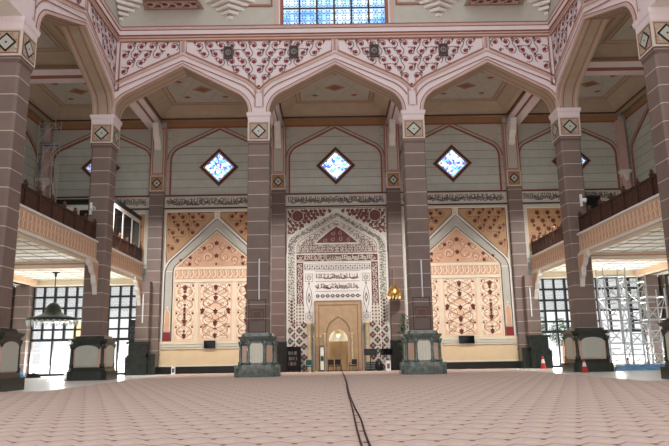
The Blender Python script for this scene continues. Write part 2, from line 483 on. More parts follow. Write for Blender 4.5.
def facade_ornament(name, O, U, N, bays, lo, hi, ends, flip=1):
    """coloured mouldings, flower spandrels and cornice lines of an arcade face"""
    p = P(O, U, (0,0,1), N)
    for (c, hw, e0, e1, full) in bays:
        sp_l = [q for q in ((c-hw-.8), )][0]; sp_r = c+hw+.8
        def clip(A, lim=0.02):
            return [q for q in A if sp_l+lim < q[0] < sp_r-lim]
        def half(A):
            if full is True: return A
            return [q for q in A if q[0] >= c-.001]
        for off, w, m, d in ((.07, .14, 'rose', .10), (.24, .06, 'terracotta', .03), (.70, .08, 'terracotta', .05)):
            A = half(clip(arch(hw, ZI+(.0 if off < .5 else .05), 23.15-(.42*off if off > .3 else 0), 1.7, off, 14, c), -.1 if off < .3 else .3))
            p.stroke(A, w, m, d, side=off < .3)
        A = half(clip(arch(hw, ZI, 22.9, 1.7, 1.12, 14, c), .05))
        A = [q for q in A if q[1] < 25.2]
        p.stroke(A, .12, 'rose', .07, side=True)
        p.rect(c-.14, c+.14, 24.35, 25.3, 'rose', .07); p.stroke([(c, 24.35), (c, 25.3)], .05, 'terracotta', .08)
        # nested hanging panel where two arches meet, above each impost
        for s in (-1, 1):
            if full is False and s < 0: continue
            e = c+s*(hw+.8)
            if abs(e-lo) < 1.2 or abs(e-hi) < 1.2: continue
            p.stroke([(e-s*.35, 22.3), (e-s*.35, 19.75), (e, 19.75)], .06, 'rose', .03)
            p.stroke([(e-s*.28, 22.1), (e-s*.28, 19.82), (e, 19.82)], .04, 'terracotta', .03)
    # flower spandrels: one per pier between neighbouring arches, half ones in the corners
    zed = 25.22
    def flank(c, hw, s):
        B = [q for q in arch(hw, ZI, 22.95, 1.7, 1.32, 14, c) if (q[0]-c)*s >= .25 and q[1] < zed-.05 and abs(q[0]-c) < hw+.74]
        B = sorted(B, key=lambda q: abs(q[0]-c))
        A0 = arch(hw, ZI, 22.95, 1.7, 1.32, 14, c); ap = max(q[1] for q in A0)
        if ap <= zed: B = [(c+s*.25, ap+(B[0][1]-ap)*.25/abs(B[0][0]-c))]+B
        x0 = .25
        if ap > zed:
            sl = (ap-B[0][1])/abs(B[0][0]-c); x0 = max(.25, (ap-zed)/sl)
        return [(c+s*x0, zed)]+B
    n_ = len(bays)
    for i in range(n_):
        c, hw, e0, e1, full = bays[i]
        if i+1 < n_:
            c2, hw2 = bays[i+1][0], bays[i+1][1]
            poly = flank(c, hw, 1)+flank(c2, hw2, -1)[::-1]; sy = (c+hw+c2-hw2)/2
        else:
            poly = flank(c, hw, 1); poly += [(hi-.25, poly[-1][1]), (hi-.25, zed)]; sy = hi-.6
        polys = [(poly, sy)]
        if i == 0 and full is True:
            poly = flank(c, hw, -1); poly += [(lo+.25, poly[-1][1]), (lo+.25, zed)]; polys.append((poly, lo+.6))
        for poly, sy in polys:
            p.poly(poly, 'lilac', .02, False); p.stroke(poly, .09, 'terracotta', .05, True)
            p.stroke(poly, .2, 'rose', .035, True)
            scroll_fill(p, poly, .84, 'vine', 'red', .045, .145, .06, sym=sy)
    p.rect(lo, hi, 25.30, 25.42, 'rose', .12); p.rect(lo, hi, 25.42, 25.55, 'terracotta', .08)
    return p

# faces that look into the hall, grouped under a single ornament band per side
def cornice(g, to3, lo, hi):
    prof = [(0, 25.55), (.1, 25.55), (.1, 25.66), (.2, 25.74), (.2, 26.08), (.26, 26.12), (.26, 26.22), (.34, 26.28), (.34, 26.38), (0, 26.4)]
    ms = ['rose', 'rose', 'terracotta', 'lilac', 'terracotta', 'rose', 'lilac', 'terracotta', 'lilac']
    for (a, b), m in zip(zip(prof, prof[1:]), ms):
        g.face([to3(lo(a[0]), a[1], a[0]), to3(hi(a[0]), a[1], a[0]), to3(hi(b[0]), b[1], b[0]), to3(lo(b[0]), b[1], b[0])], m)
po = facade_ornament('x', (0, YF, 0), (1,0,0), (0,-1,0), bc, -XS, XS, True)
cornice(po, lambda u, z, d: (u, YF-d, z), lambda d: -XS+d, lambda d: XS-d)
struct(po, 'trim_1')
k = 2
for sg in (-1, 1):
    po = facade_ornament('x', (sg*XS, 0, 0), (0,1,0), (-sg,0,0), side_bays, 17.8, YF, True)
    cornice(po, lambda u, z, d, sg=sg: (sg*(XS-d), u, z), lambda d: 17.8, lambda d: YF-d)
    struct(po, 'trim_%d' % k); k += 1

# ------------------------------------------------------------------ drum base above the cornice
g = G()
g.box(-XS, -4.6, YF-.02, YF+TH, 25.56, 46, 'greyplaster'); g.box(4.6, XS, YF-.02, YF+TH, 25.56, 46, 'greyplaster')
g.box(-4.6, 4.6, YF-.02, YF+TH, 25.56, 26.38, 'greyplaster')
g.box(-4.6, 4.6, YF-.02, YF+TH, 33.3, 46, 'greyplaster')
struct(g, 'wall_drum_back')
for sg, nm in ((-1, 'left'), (1, 'right')):
    g = G(); g.box(sg*(XS-.02), sg*(XS+TH), 17.8, YF+TH, 25.56, 46, 'greyplaster'); struct(g, 'wall_drum_'+nm)
# window of the drum
w = G(); w.box(-4.6, 4.6, YF+.25, YF+.3, 26.38, 33.3, 'starglass')
wf = G()
wf.box(-4.6, -4.32, YF-.1, YF+.3, 26.38, 33.3, 'rose'); wf.box(4.32, 4.6, YF-.1, YF+.3, 26.38, 33.3, 'rose')
wf.box(-4.32, -4.2, YF-.04, YF+.3, 26.38, 33.3, 'lilac'); wf.box(4.2, 4.32, YF-.04, YF+.3, 26.38, 33.3, 'lilac')
wf.box(-4.2, -3.95, YF+.0, YF+.3, 26.38, 33.3, 'terracotta'); wf.box(3.95, 4.2, YF+.0, YF+.3, 26.38, 33.3, 'terracotta')
mu = G()
for x in (-2.7, -1.35, 0, 1.35, 2.7): mu.box(x-.07, x+.07, YF+.1, YF+.28, 26.38, 33.3, 'darkline')
mu.box(-4.2, 4.2, YF+.12, YF+.28, 27.95, 28.03, 'darkline')
ro = struct(w, 'window_1', 'wide backlit blue stained glass window above the middle arch'); a = wf.build('window_frame', ro); a = mu.build('mullion', ro)
# stepped corbels and carved soffit between them (start of the squinches)
def corbel(cx, name_side, half=None):
    g = G(); n = 5
    for i in range(n):
        z0 = 27.05+i*.34; w_ = .3+i*.42; d = .15+i*.3
        x0, x1 = cx-w_, cx+w_
        if half == 'l': x1 = cx
        if half == 'r': x0 = cx
        pts = [(x0, YF), (x1, YF), (x1 if half == 'l' else cx if not half else x1, YF-d)]
        if half == 'l': pts = [(x0, YF), (x1, YF), (x1, YF-d)]
        if half == 'r': pts = [(x0, YF), (x1, YF), (x0, YF-d)]
        if not half: pts = [(x0, YF), (x1, YF), (cx, YF-d)]
        g.prism(pts, z0, z0+.26, 'white'); g.prism([(cx+(x-cx)*.9, YF+(y-YF)*.9) for x, y in pts], z0+.26, z0+.34, 'darkline')
    return g
for (cx, h, lb) in ((-8.1, None, 'stepped plaster corbel above the second arch from the left end'), (8.1, None, 'stepped plaster corbel above the rightmost frontal arch, right of the blue window'),
                 (-XS+.1, 'r', 'stepped plaster corbel in the left corner above the cornice'), (XS-.1, 'l', 'stepped plaster corbel in the right corner above the cornice')):
    prop(corbel(cx, '', h).build('stepped_corbel'), lb, 'corbel', 'stepped corbels above the cornice')
for sg, wd in ((-1, 'left'), (1, 'right')):
    p = G(); y0 = YF
    poly = [(sg*10.12, YF), (sg*14.75, YF), (sg*14.5, YF-1.5), (sg*10.3, YF-1.5)]
    if sg < 0: poly = poly[::-1]
    p.prism(poly, 27.9, 28.0, 'coffer')
    o = empty('squinch_panel', (0,0,0), 'carved floral squinch panel jutting above the %s frontal arch cornice' % wd, 'carved panel', 'squinch panels')
    u_ = P((sg*12.4, YF-.78, 27.9), (1,0,0), (0,1,0), (0,0,-1))
    u_.rect(-1.95, 1.95, -.62, .62, 'rose', .02); u_.frame(-1.95, 1.95, -.62, .62, .07, 'terracotta', .03)
    for t in range(-3, 4):
        u_.flower(t*.55, .12*(-1)**t, .26, 'maroon', .035, 6, t); u_.ring(t*.55, .12*(-1)**t, .34, .05, 'lilac', .03, 10); u_.flower(t*.55+.27, -.3*(-1)**t, .12, 'terracotta', .035, 4, 0)
    u_.build('carved_soffit_ornament', o)
    q = P((0, YF-1.52, 28.0), (1,0,0), (0,0,1), (0,-1,0))
    q.rect(min(sg*10.3, sg*14.5), max(sg*10.3, sg*14.5), -.1, 1.8, 'peachdark', .05)
    pol = [(min(sg*10.5, sg*14.1), -.05), (max(sg*10.5, sg*14.1), -.05), (max(sg*10.5, sg*14.1), 1.7), (min(sg*10.5, sg*14.1), 1.7)]
    scroll_fill(q, pol, .62, 'brownvine', 'maroon', .07, .26, .08)
    p.build('soffit', o); q.build('floral_face', o)
    f = P((0, YF-.03, 0), (1,0,0), (0,0,1), (0,-1,0))
    f.frame(min(sg*4.8, sg*7.3), max(sg*4.8, sg*7.3), 28.05, 30.2, .12, 'terracotta', .06)
    f.frame(min(sg*5.0, sg*7.1), max(sg*5.0, sg*7.1), 28.25, 30.2, .07, 'rose', .05)
    struct(f, 'trim_%d' % k); k += 1

# ------------------------------------------------------------------ small square wall speakers in the spandrels
for (px, lb) in ((-8.15, 'square dark grille speaker in the flower spandrels, leftmost of the four'), (-3.15, 'square dark grille speaker right of the pier left of the mihrab bay'),
                (3.0, 'square dark grille speaker left of the pier right of the mihrab bay'), (8.3, 'square dark grille speaker in the flower spandrels, rightmost of the four')):
    o = empty('wall_speaker', (px, YF-.05, 24.2), lb, 'speaker', 'grille speakers above the arches')
    b = G(); b.box(-.36, .36, -.12, 0, -.5, .5, 'darkline'); b.build('housing', o)
    q = P((0, -.12, 0)); q.frame(-.36, .36, -.5, .5, .05, 'vine', .02); q.ring(0, 0, .2, .04, 'lattice', .02); q.spiral(0, 0, .17, 1, 1, .035, 'lattice', .02)
    q.build('grille', o)

# ------------------------------------------------------------------ piers of the ring
def chsq(w, c):
    h = w/2
    if c <= 0: return [(-h,-h),(h,-h),(h,h),(-h,h)]
    return [(-h+c,-h),(h-c,-h),(h,-h+c),(h,h-c),(h-c,h),(-h+c,h),(-h,h-c),(-h,-h+c)]

def pier(x, y, label, corner, faces, fittings):
    """faces: list of (nx, ny) directions in view that carry ornament"""
    o = empty('stone_pier', (x, y, 0), label, 'pier', 'tall stone piers around the hall')
    mb = 'green' if corner else 'teal'
    g = G(); g.prism(chsq(2.9, .28), 0, .6, mb); g.prism(chsq(2.6, .28), .6, .86, mb, 1, .96)
    if not corner:
        for nx, ny in faces: g.box(nx*1.2-(.62 if ny else .4), nx*1.2+(.62 if ny else .4), ny*1.2-(.62 if nx else .4), ny*1.2+(.62 if nx else .4), .0, .84, 'teal')
    g.build('plinth', o)
    bw = 2.3; bc_ = .3 if corner else .62
    g = G(); g.prism(chsq(bw, bc_), .86, 2.45, 'panelpink' if corner else mb); bb = g.build('base_block', o)
    g = G(); g.prism(chsq(2.45, bc_), 2.42, 2.6, mb, .97, 1.02); g.prism(chsq(2.7, bc_), 2.6, 2.78, mb, .96, 1.02); g.prism(chsq(2.2, .2), 2.78, 3.0, mb, 1, .9); g.build('base_cornice', o)
    for nx, ny in faces:
        U = Vector((-ny, nx, 0))
        if (U.x < 0): U = -U
        q = P((nx*bw/2, ny*bw/2, 0), U, (0,0,1), (nx, ny, 0))
        hw = .78 if corner else .5
        A = [(-hw, .92)]+[(-hw, 2.1)]+[(-hw*math.cos(t*PI/8), 2.1+.26*math.sin(t*PI/8)) for t in range(1, 8)]+[(hw, 2.1), (hw, .92)]
        if corner: q.rect(-hw-.12, hw+.12, 2.1, 2.45, 'green', .04)
        if not corner: A = [(-hw, .98), (-hw, 2.3), (hw, 2.3), (hw, .98)]
        q.poly(A, 'panelgrey' if corner else 'panelcream', .06)
        if not corner:
            for t in range(1, 5): q.rect(-hw+t*.2-.012, -hw+t*.2+.012, 1.0, 2.28, 'ivory', .075)
        q.build('base_panel', bb)
    for sx in (-1, 1):
        for sy in (-1, 1):
            k_ = bw/2-bc_/2
            if corner:
                g = G(); g.lathe([(.17, .86), (.17, 1.05), (.11, 1.1), (.1, 2.1), (.16, 2.25), (.2, 2.45)], 'green', 10, sx*(k_+.06), sy*(k_+.06)); g.build('colonnette', o, True)
                n = Vector((0, sy, 0))
                q = P((sx*(bw/2), 0, 0), (0,1,0), (0,0,1), (sx,0,0))
            else:
                U = Vector((1, -sx*sy, 0)).normalized(); N = Vector((sx, sy, 0)).normalized()
                q = P((sx*k_, sy*k_, 0), U, (0,0,1), N); q.rect(-.27, .27, 1.0, 2.15, 'panelpink', .04); q.build('chamfer_panel', bb)
                for tt in ((sx*(bw/2-bc_+.02), sy*(bw/2+.03)), (sx*(bw/2+.03), sy*(bw/2-bc_+.02))):
                    g = G(); g.lathe([(.17, .86), (.17, 1.02), (.11, 1.08), (.1, 2.1), (.16, 2.25), (.2, 2.45)], 'teal', 10, *tt); g.build('colonnette', o, True)
    sw = 1.46 if corner else 1.58; sc = .12 if corner else .05
    g = G(); g.prism(chsq(sw, sc), 3.0, 16.85, 'stone'); g.build('shaft', o)
    g = G(); g.prism(chsq(sw+.02, .05), 16.8, ZC0, 'stone_dark', 1, 1.6/(sw+.02)); g.prism(chsq(1.6, 0), ZC0, ZC1, 'rose'); cb = g.build('capital_block', o)
    g = G(); zz = [(ZC1, 1.6), (ZC1+.12, 1.64), (ZC1+.34, 1.66), (ZC1+.46, 1.8), (ZI, 1.86)]
    for (a, wa), (b, wb) in zip(zz, zz[1:]): g.prism(chsq(wa, 0), a, b, 'lilac', 1, wb/wa)
    g.build('impost', o)
    for nx, ny in faces:
        U = Vector((-ny, nx, 0)); U = -U if U.x < 0 else U
        q = P((nx*.8, ny*.8, 0), U, (0,0,1), (nx, ny, 0)); zc = (ZC0+ZC1)/2
        q.frame(-.8, .8, ZC0, ZC1, .07, 'ivory', .03)
        q.rect(-.66, .66, ZC0+.14, ZC1-.12, 'coffer', .015); q.frame(-.66, .66, ZC0+.14, ZC1-.12, .04, 'terracotta', .03)
        for t in range(36):
            a = R.uniform(-.6, .6); b = R.uniform(-.52, .52)
            q.disc(a, zc+b, .045, 'ivory' if t % 2 else 'terracotta', .022, 4)
        q.lozenge(0, zc, .56, .56, 'blackplastic', .035); q.lozenge(0, zc, .42, .42, 'panelgrey', .045); q.disc(0, zc, .06, 'blackplastic', .05)
        q.build('diamond_panel', cb)
    for f in fittings: f(o)
    return o
def plaque(o):
    q = P((0, -.79, 0)); q.frame(-.62, .62, 3.05, 5.35, .05, 'darkline', .015); q.frame(-.48, .48, 3.9, 4.7, .09, 'stone_dark', .04); q.rect(-.38, .38, 4.0, 4.6, 'stone_dark', .02); q.frame(-.34, .34, 4.04, 4.56, .04, 'brownvine', .03)
    q.build('plaque', o)

PV = [(-XA, YR, 'tall brown stone pier directly left of the mihrab bay, with pale tube lamp', 0, [(0,-1), (1,0), (-1,0)], [plaque]),
      (XA, YR, 'tall brown stone pier directly right of the mihrab bay, beside the golden lamp', 0, [(0,-1), (-1,0), (1,0)], [plaque]),
      (-XC, YR, 'tall brown stone pier at the far left corner, gallery balustrades on both sides', 1, [(0,-1), (1,0)], []),
      (XC, YR, 'tall brown stone pier at the far right corner, traffic cone at its dark base', 1, [(0,-1), (-1,0)], []),
      (-XC, YE, 'nearest stone pier, cut by the left edge of the picture', 1, [(0,-1), (1,0)], []),
      (XC, YE, 'nearest stone pier, cut by the right edge of the picture', 1, [(0,-1), (-1,0)], [])]
for a in PV: pier(*a)

# slim tube lamps and small wall lamps fixed to shafts
def tube_lamp(x, y, z0, z1, lb):
    o = empty('tube_lamp', (x, y, z0), lb, 'lamp', 'pale vertical tube lamps')
    g = G(); h = z1-z0; g.tube((0,-.09,0), (0,-.09,h), .055, 'whiteplastic', 8); g.build('tube', o, False)
    g = G(); g.box(-.05, .05, -.09, 0, .12, .22, 'metal'); g.box(-.05, .05, -.09, 0, h-.22, h-.12, 'metal'); g.build('bracket', o)
tube_lamp(-XA+.12, YR-.8, 5.35, 8.25, 'pale vertical tube lamp on the pier left of the mihrab bay')
tube_lamp(XA+.1, YR-.8, 5.35, 8.0, 'pale vertical tube lamp on the pier right of the mihrab bay')
def spot(x, y, z, lb):
    o = empty('wall_spotlight', (x, y, z), lb, 'lamp', 'small white spotlights on shafts')
    g = G(); g.box(-.07, .07, -.16, 0, -.45, .45, 'whiteplastic'); g.build('backplate', o)
    g = G(); g.tube((.05,-.2,0), (.3,-.34,-.06), .13, 'whiteplastic', 10, .16); g.tube((.3,-.34,-.06), (.31,-.345,-.062), .12, 'lattice', 10); g.build('spot_head', o)
spot(-XC-.45, YR-.73, 12.15, 'small white spotlight on the far left corner pier above the rail')
spot(XC+.3, YR-.73, 12.2, 'small white spotlight on the far right corner pier above the rail')

# ------------------------------------------------------------------ back wall with openings
g = G(); T = .7
WX0, WX1, WZ = 17.6, 27.3, 7.85
XL = 29.0                     # lower aisle wall face
NW, NH = .84, 3.6            # niche
g.box(-XL-.7, -WX1, YB, YB+T, 0, WZ, 'stone'); g.box(WX1, XL+.7, YB, YB+T, 0, WZ, 'stone')
g.box(-XO-.7, -XO+10, YB, YB+T, WZ, 24.75, 'plank'); g.box(XO+.7, XO-10, YB, YB+T, WZ, 24.75, 'plank')
g.box(-17.4, -NW, YB, YB+T, WZ, 24.75, 'plank'); g.box(NW, 17.4, YB, YB+T, WZ, 24.75, 'plank')
g.box(-WX0, -NW, YB, YB+T, 0, WZ, 'plank'); g.box(NW, WX0, YB, YB+T, 0, WZ, 'plank')
g.box(-NW, NW, YB, YB+T, 4.8, 24.75, 'plank')
A = [(-NW*math.cos(PI*t/12), 2.6+ (NH-2.6)*math.sin(PI*t/12)) for t in range(13)]
for a, b in zip(A, A[1:]):
    g.face([(a[0], YB, a[1]), (b[0], YB, b[1]), (b[0], YB, 4.8), (a[0], YB, 4.8)], 'tan')
struct(g, 'wall_back')
for sg, nm in ((-1, 'left'), (1, 'right')):
    g = G()
    g.box(sg*XO, sg*(XO+.7), 10, YB, 7.95, 24.75, 'plank')
    g.box(sg*XL, sg*(XL+.7), 10, 34, 0, 7.95, 'stone')
    g.box(sg*XL, sg*(XL+.7), 56.6, YB, 0, 7.95, 'stone'); g.box(sg*XL, sg*(XL+.7), 44.4, 46, 0, 7.95, 'stone'); g.box(sg*(XO+.1), sg*(XL+.7), 10, YB, 7.95, 8.5, 'ceilwhite')
    struct(g, 'wall_'+nm)

# aisle ceiling with coffers -------------------------------------------------
g = G()
def coffer(x0, x1, y0, y1, zb=23.3):
    w = .75; zt = zb+.9; w2 = 1.9
    def ringf(a, b, za, zc, m):
        X0, X1, Y0, Y1 = x0+a, x1-a, y0+a, y1-a; x2, x3, y2, y3 = x0+b, x1-b, y0+b, y1-b
        g.face([(X0,Y0,za),(X1,Y0,za),(x3,y2,zc),(x2,y2,zc)], m); g.face([(X0,Y1,za),(X1,Y1,za),(x3,y3,zc),(x2,y3,zc)], m)
        g.face([(X0,Y0,za),(X0,Y1,za),(x2,y3,zc),(x2,y2,zc)], m); g.face([(X1,Y0,za),(X1,Y1,za),(x3,y3,zc),(x3,y2,zc)], m)
    ringf(0, .3, zb, zb, 'coffer'); ringf(.3, .55, zb, zb, 'ochre'); ringf(.55, .62, zb, zb+.12, 'darkline')
    ringf(.62, 1.0, zb+.12, zb+.2, 'coffer'); ringf(1.0, 1.9, zb+.2, zt, 'coffer'); ringf(1.9, 2.02, zt, zt, 'ochre'); ringf(2.02, 2.3, zt, zt+.06, 'coffer')
    ringf(2.3, 2.38, zt+.06, zt+.06, 'terracotta')
    g.face([(x0+2.38,y0+2.38,zt+.06),(x1-2.38,y0+2.38,zt+.06),(x1-2.38,y1-2.38,zt+.06),(x0+2.38,y1-2.38,zt+.06)], 'greyplaster')
    cx, cy = (x0+x1)/2, (y0+y1)/2; hx = (x1-x0)/2-2.6; hy = (y1-y0)/2-2.6; zz = zt+.045
    q = P((cx, cy, zz), (1,0,0), (0,1,0), (0,0,-1))
    q.lozenge(0, 0, .95, .75, 'ochre', .0); q.lozenge(0, 0, .55, .42, 'terracotta', .01)
    for sx in (-1, 1):
        for sy in (-1, 1):
            q.lozenge(sx*hx*.62, sy*hy*.62, .35, .28, 'terracotta', .005)
        q.stroke([(sx*hx, -hy), (0, hy)], .06, 'coffer', .003); q.stroke([(sx*hx, hy), (0, -hy)], .06, 'coffer', .003)
    off = len(g.v)
    g.v += q.v
    for f, mi in zip(q.f, q.m): g.f.append(tuple(i+off for i in f)); g.m.append(g.mi(q.mats[mi]))
xs = [-XO, -XC+.3, -XA, XA, XC-.3, XO]
for a, b in zip(xs, xs[1:]): coffer(a+.35, b-.35, YF+TH, YB)
for sg in (-1, 1):
    for y0, y1 in ((YE+.3, YF+1.2), (17.8, YE-.3)):
        coffer(min(sg*(XS+TH), sg*XO), max(sg*(XS+TH), sg*XO), y0, y1)
g.box(-XO-2.4, XO+2.4, YF+TH, YB+.7, 24.7, 25, 'greyplaster')
for sg in (-1, 1): g.box(sg*(XS+TH), sg*(XO+2.4), 10, YF+TH, 24.7, 25, 'greyplaster')
struct(g, 'ceiling')
# beams between piers and walls
k2 = 1
def beam(x0, x1, y0, y1, z0=22.5, along='y'):
    global k
    g = G()
    if along == 'y':
        c = (x0+x1)/2; h = (x1-x0)/2
        sec = [(c-h, 23.35), (c-h, 23.1), (c-h*.62, 22.75), (c-h*.55, z0), (c+h*.55, z0), (c+h*.62, 22.75), (c+h, 23.1), (c+h, 23.35)]
        ms = ['ochre', 'lilac', 'terracotta', 'lilac', 'terracotta', 'lilac', 'ochre']
        for (a, b), m in zip(zip(sec, sec[1:]), ms): g.face([(a[0],y0,a[1]),(b[0],y0,b[1]),(b[0],y1,b[1]),(a[0],y1,a[1])], m)
    else:
        c = (y0+y1)/2; h = (y1-y0)/2
        sec = [(c-h, 23.35), (c-h, 23.1), (c-h*.62, 22.75), (c-h*.55, z0), (c+h*.55, z0), (c+h*.62, 22.75), (c+h, 23.1), (c+h, 23.35)]
        ms = ['ochre', 'lilac', 'terracotta', 'lilac', 'terracotta', 'lilac', 'ochre']
        for (a, b), m in zip(zip(sec, sec[1:]), ms): g.face([(x0,a[0],a[1]),(x1,a[0],a[1]),(x1,b[0],b[1]),(x0,b[0],b[1])], m)
    struct(g, 'trim_%d' % k); k += 1
for x in (-XC+.4, -XA+.1, XA-.1, XC-.4): beam(x-.75, x+.75, YF+TH, YB)
for sg in (-1, 1):
    beam(min(sg*(XS+TH), sg*XO), max(sg*(XS+TH), sg*XO), YR-.75, YR+.75, along='x')
    beam(min(sg*(XS+TH), sg*XO), max(sg*(XS+TH), sg*XO), YE-.75, YE+.75, along='x')

# wall piers -----------------------------------------------------------------
def wall_pier(x, lb, outer):
    o = empty('wall_pier', (x, YB, 0), lb, 'pier', 'stone piers against the back wall')
    D = .7
    g = G(); g.box(-.62, .62, -D, 0, 0, 16.35, 'stone_dark' if not outer else 'stone'); g.build('shaft', o)
    g = G(); g.box(-.64, .64, -D-.03, 0, 16.35, 17.85, 'rose'); cb = g.build('capital_block', o)
    q = P((0, -D-.03, 0)); zc = 17.1
    q.frame(-.64, .64, 16.35, 17.85, .06, 'ivory', .02); q.rect(-.54, .54, 16.47, 17.73, 'ochre', .01)
    q.lozenge(0, zc, .46, .5, 'blackplastic', .03); q.lozenge(0, zc, .32, .35, 'panelgrey', .04); q.lozenge(0, zc, .12, .12, 'ink', .05); q.build('diamond_panel', cb)
    g = G(); g.box(-.7, .7, -D+.05, 0, 17.85, 22.5, 'rose'); up = g.build('upper_pilaster', o)
    q = P((0, -D+.05, 0)); q.frame(-.7, .7, 17.85, 22.5, .07, 'terracotta', .02); q.frame(-.5, .5, 18.0, 22.4, .06, 'terracotta', .02); q.rect(-.42, .42, 18.1, 22.3, 'greyplaster', .01); q.build('pilaster_panel', up)
    # curved bracket carrying the ceiling beam
    g = G(); pr = [(0, 20.3), (-.25, 20.35), (-.4, 20.9), (-.95, 21.5), (-1.2, 22.2), (-1.25, 22.55), (0, 22.55)]
    for sx in (-1, 1): g.face([(sx*.28, -D+.03+y, z) for y, z in pr], 'white')
    for a, b in zip(pr, pr[1:]+pr[:1]): g.face([(-.28, -D+.03+a[0], a[1]), (.28, -D+.03+a[0], a[1]), (.28, -D+.03+b[0], b[1]), (-.28, -D+.03+b[0], b[1])], 'white')
    g.build('bracket', o)
    if outer:
        s = -1 if x < 0 else 1
        def bx(gg, a_, b_, y0, z0, z1, m): gg.box(min(s*a_, s*b_)-x, max(s*a_, s*b_)-x, y0, 0, z0, z1, m)
        g = G(); bx(g, 16.45, 17.58, -1.5, 2.8, 8.0, 'stone'); g.build('lower_shaft', o)
        g = G(); bx(g, 16.4, 18.2, -1.9, 0, 1.5, 'green'); bx(g, 16.5, 18.1, -1.8, 1.5, 1.65, 'green'); bx(g, 16.5, 18.0, -1.75, 1.65, 2.6, 'green'); bx(g, 16.4, 18.15, -1.85, 2.6, 2.8, 'green')
        bx(g, 15.8, 16.4, -1.3, 0, 1.6, 'green'); bx(g, 15.75, 16.4, -1.4, 1.6, 1.75, 'green'); g.build('base', o)
    else:
        g = G(); g.box(-.75, .75, -D-.1, 0, 0, 2.6, 'black'); g.build('base', o)
wall_pier(-5.29, 'narrow brown wall pier at the left edge of the white mihrab wall', 0)
wall_pier(5.29, 'narrow brown wall pier at the right edge of the white mihrab wall', 0)
wall_pier(-16.43, 'brown wall pier at the left end of the back wall, stepped dark green base', 1)
wall_pier(16.43, 'brown wall pier at the right end of the back wall, stepped dark green base', 1)
# corner piers under and above the galleries
for sg, w_ in ((-1, 'left'), (1, 'right')):
    g = G(); g.box(sg*27.35, sg*28.6, YB-.6, YB-.02, 0, 7.93, 'stone')
    prop(g.build('corner_pier'), 'brown stone pilaster in the far %s corner under the gallery' % w_, 'pilaster', 'corner pilasters under galleries')
    o = empty('corner_pilaster', (sg*26.85, YB-.32, 0), 'slim plaster pilaster in the upper %s corner above the gallery' % w_, 'pilaster', 'slim corner pilasters')
    g = G(); g.box(-.35, .35, -.35, .3, 9.7, 22.6, 'rose'); g.build('shaft', o)
    g = G(); g.box(-.5, .5, -.5, .3, 17.5, 17.75, 'white'); g.lathe([(.28, 16.7), (.34, 17.0), (.48, 17.5)], 'white', 10, 0, -.1); g.build('capital', o)

# arched mouldings on grey walls ------------------------------------------------
def blind_arch(p, c, hw, z0, H, zb, gm='greyplaster'):
    top = 23.0
    A = arch(hw, z0, H, 1.3, 0, 10, c)
    L = c-hw-.55; Rr = c+hw+.55
    # plain field above the arch
    for a, b in zip(A, A[1:]): p.poly([a, b, (b[0], top), (a[0], top)], gm, .06, False)
    p.stroke([(c-hw, zb)]+A+[(c+hw, zb)], .14, 'terracotta', .12, side=True)
    p.stroke([(c-hw-.3, z0+.4)]+arch(hw, z0, H, 1.3, .3, 10, c)[1:-1]+[(c+hw+.3, z0+.4)], .07, 'darkline', .10)
    p.stroke([(c-hw-.16, zb)]+arch(hw, z0, H, 1.3, .16, 10, c)+[(c+hw+.16, zb)], .1, 'rose', .11)
    p.rect(c-hw-.5, c+hw+.5, 22.75, 23.3, 'ochre', .16); p.rect(c-hw-.5, c+hw+.5, 22.6, 22.75, 'terracotta', .12)
for c, hw in ((0, 4.3), (-10.86, 4.5), (10.86, 4.5), (-21.8, 4.55), (21.8, 4.55)):
    p = P((0, YB, 0)); blind_arch(p, c, hw, 19.4, 22.5, 16.1); struct(p, 'trim_%d' % k); k += 1
for sg in (-1, 1):
    for c, hw in ((51.7, 4.6), (39.1, 6.2), (24.8, 6.2)):
        p = P((sg*XO, 0, 0), (0,1,0), (0,0,1), (-sg,0,0)); blind_arch(p, c, hw, 19.0, 22.4, 13.0); struct(p, 'trim_%d' % k); k += 1

# diamond windows ----------------------------------------------------------------
def diamond(n, x, z, lb, y=None):
    r = 1.36
    p = P((x, YB, z)); p.lozenge(0, 0, r, r*1.0, 'stained', .05)
    o = struct(p, 'window_%d' % n, lb)
    q = P((x, YB, z)); q.stroke([(-r-.12, 0), (0, -r-.12), (r+.12, 0), (0, r+.12)], .01, 'rose', .01, True)
    for w_, m, dd, t in ((.3, 'darkline', .09, 1.12), (.1, 'rose', .12, 1.04), (.06, 'terracotta', .11, 1.33)):
        rr = r*t; a = [(-rr, 0), (0, -rr), (rr, 0), (0, rr)]; w2 = w_*1.41/2
        for i in range(4):
            A_ = a[i]; B_ = a[(i+1) % 4]
            def sc(P_, s): return (P_[0]*s/rr, P_[1]*s/rr)
            q.poly([sc(A_, rr-w2), sc(B_, rr-w2), sc(B_, rr+w2), sc(A_, rr+w2)], m, dd)
    q.build('window_frame', o)
    q = P((x, YB, z))
    for t in (-.6, 0, .6):
        L = r*(1-abs(t)/1.2)*.98
        q.stroke([(-r/2+t*r/1.2-.0, -r/2-t*r/1.2), (r/2+t*r/1.2, r/2-t*r/1.2)], .035, 'lattice', .08)
        q.stroke([(-r/2+t*r/1.2, r/2+t*r/1.2), (r/2+t*r/1.2, -r/2+t*r/1.2)], .035, 'lattice', .08)
    q.build('glazing_bars', o)
diamond(2, -10.88, 18.75, 'diamond stained glass window high on the wall left of the mihrab bay')
diamond(3, .03, 18.75, 'diamond stained glass window directly above the mihrab wall')
diamond(4, 10.95, 18.8, 'diamond stained glass window high on the wall right of the mihrab bay')
diamond(5, -21.9, 18.85, 'diamond stained glass window half hidden behind the far left corner pier')
diamond(6, 22.1, 18.85, 'diamond stained glass window half hidden behind the far right corner pier')

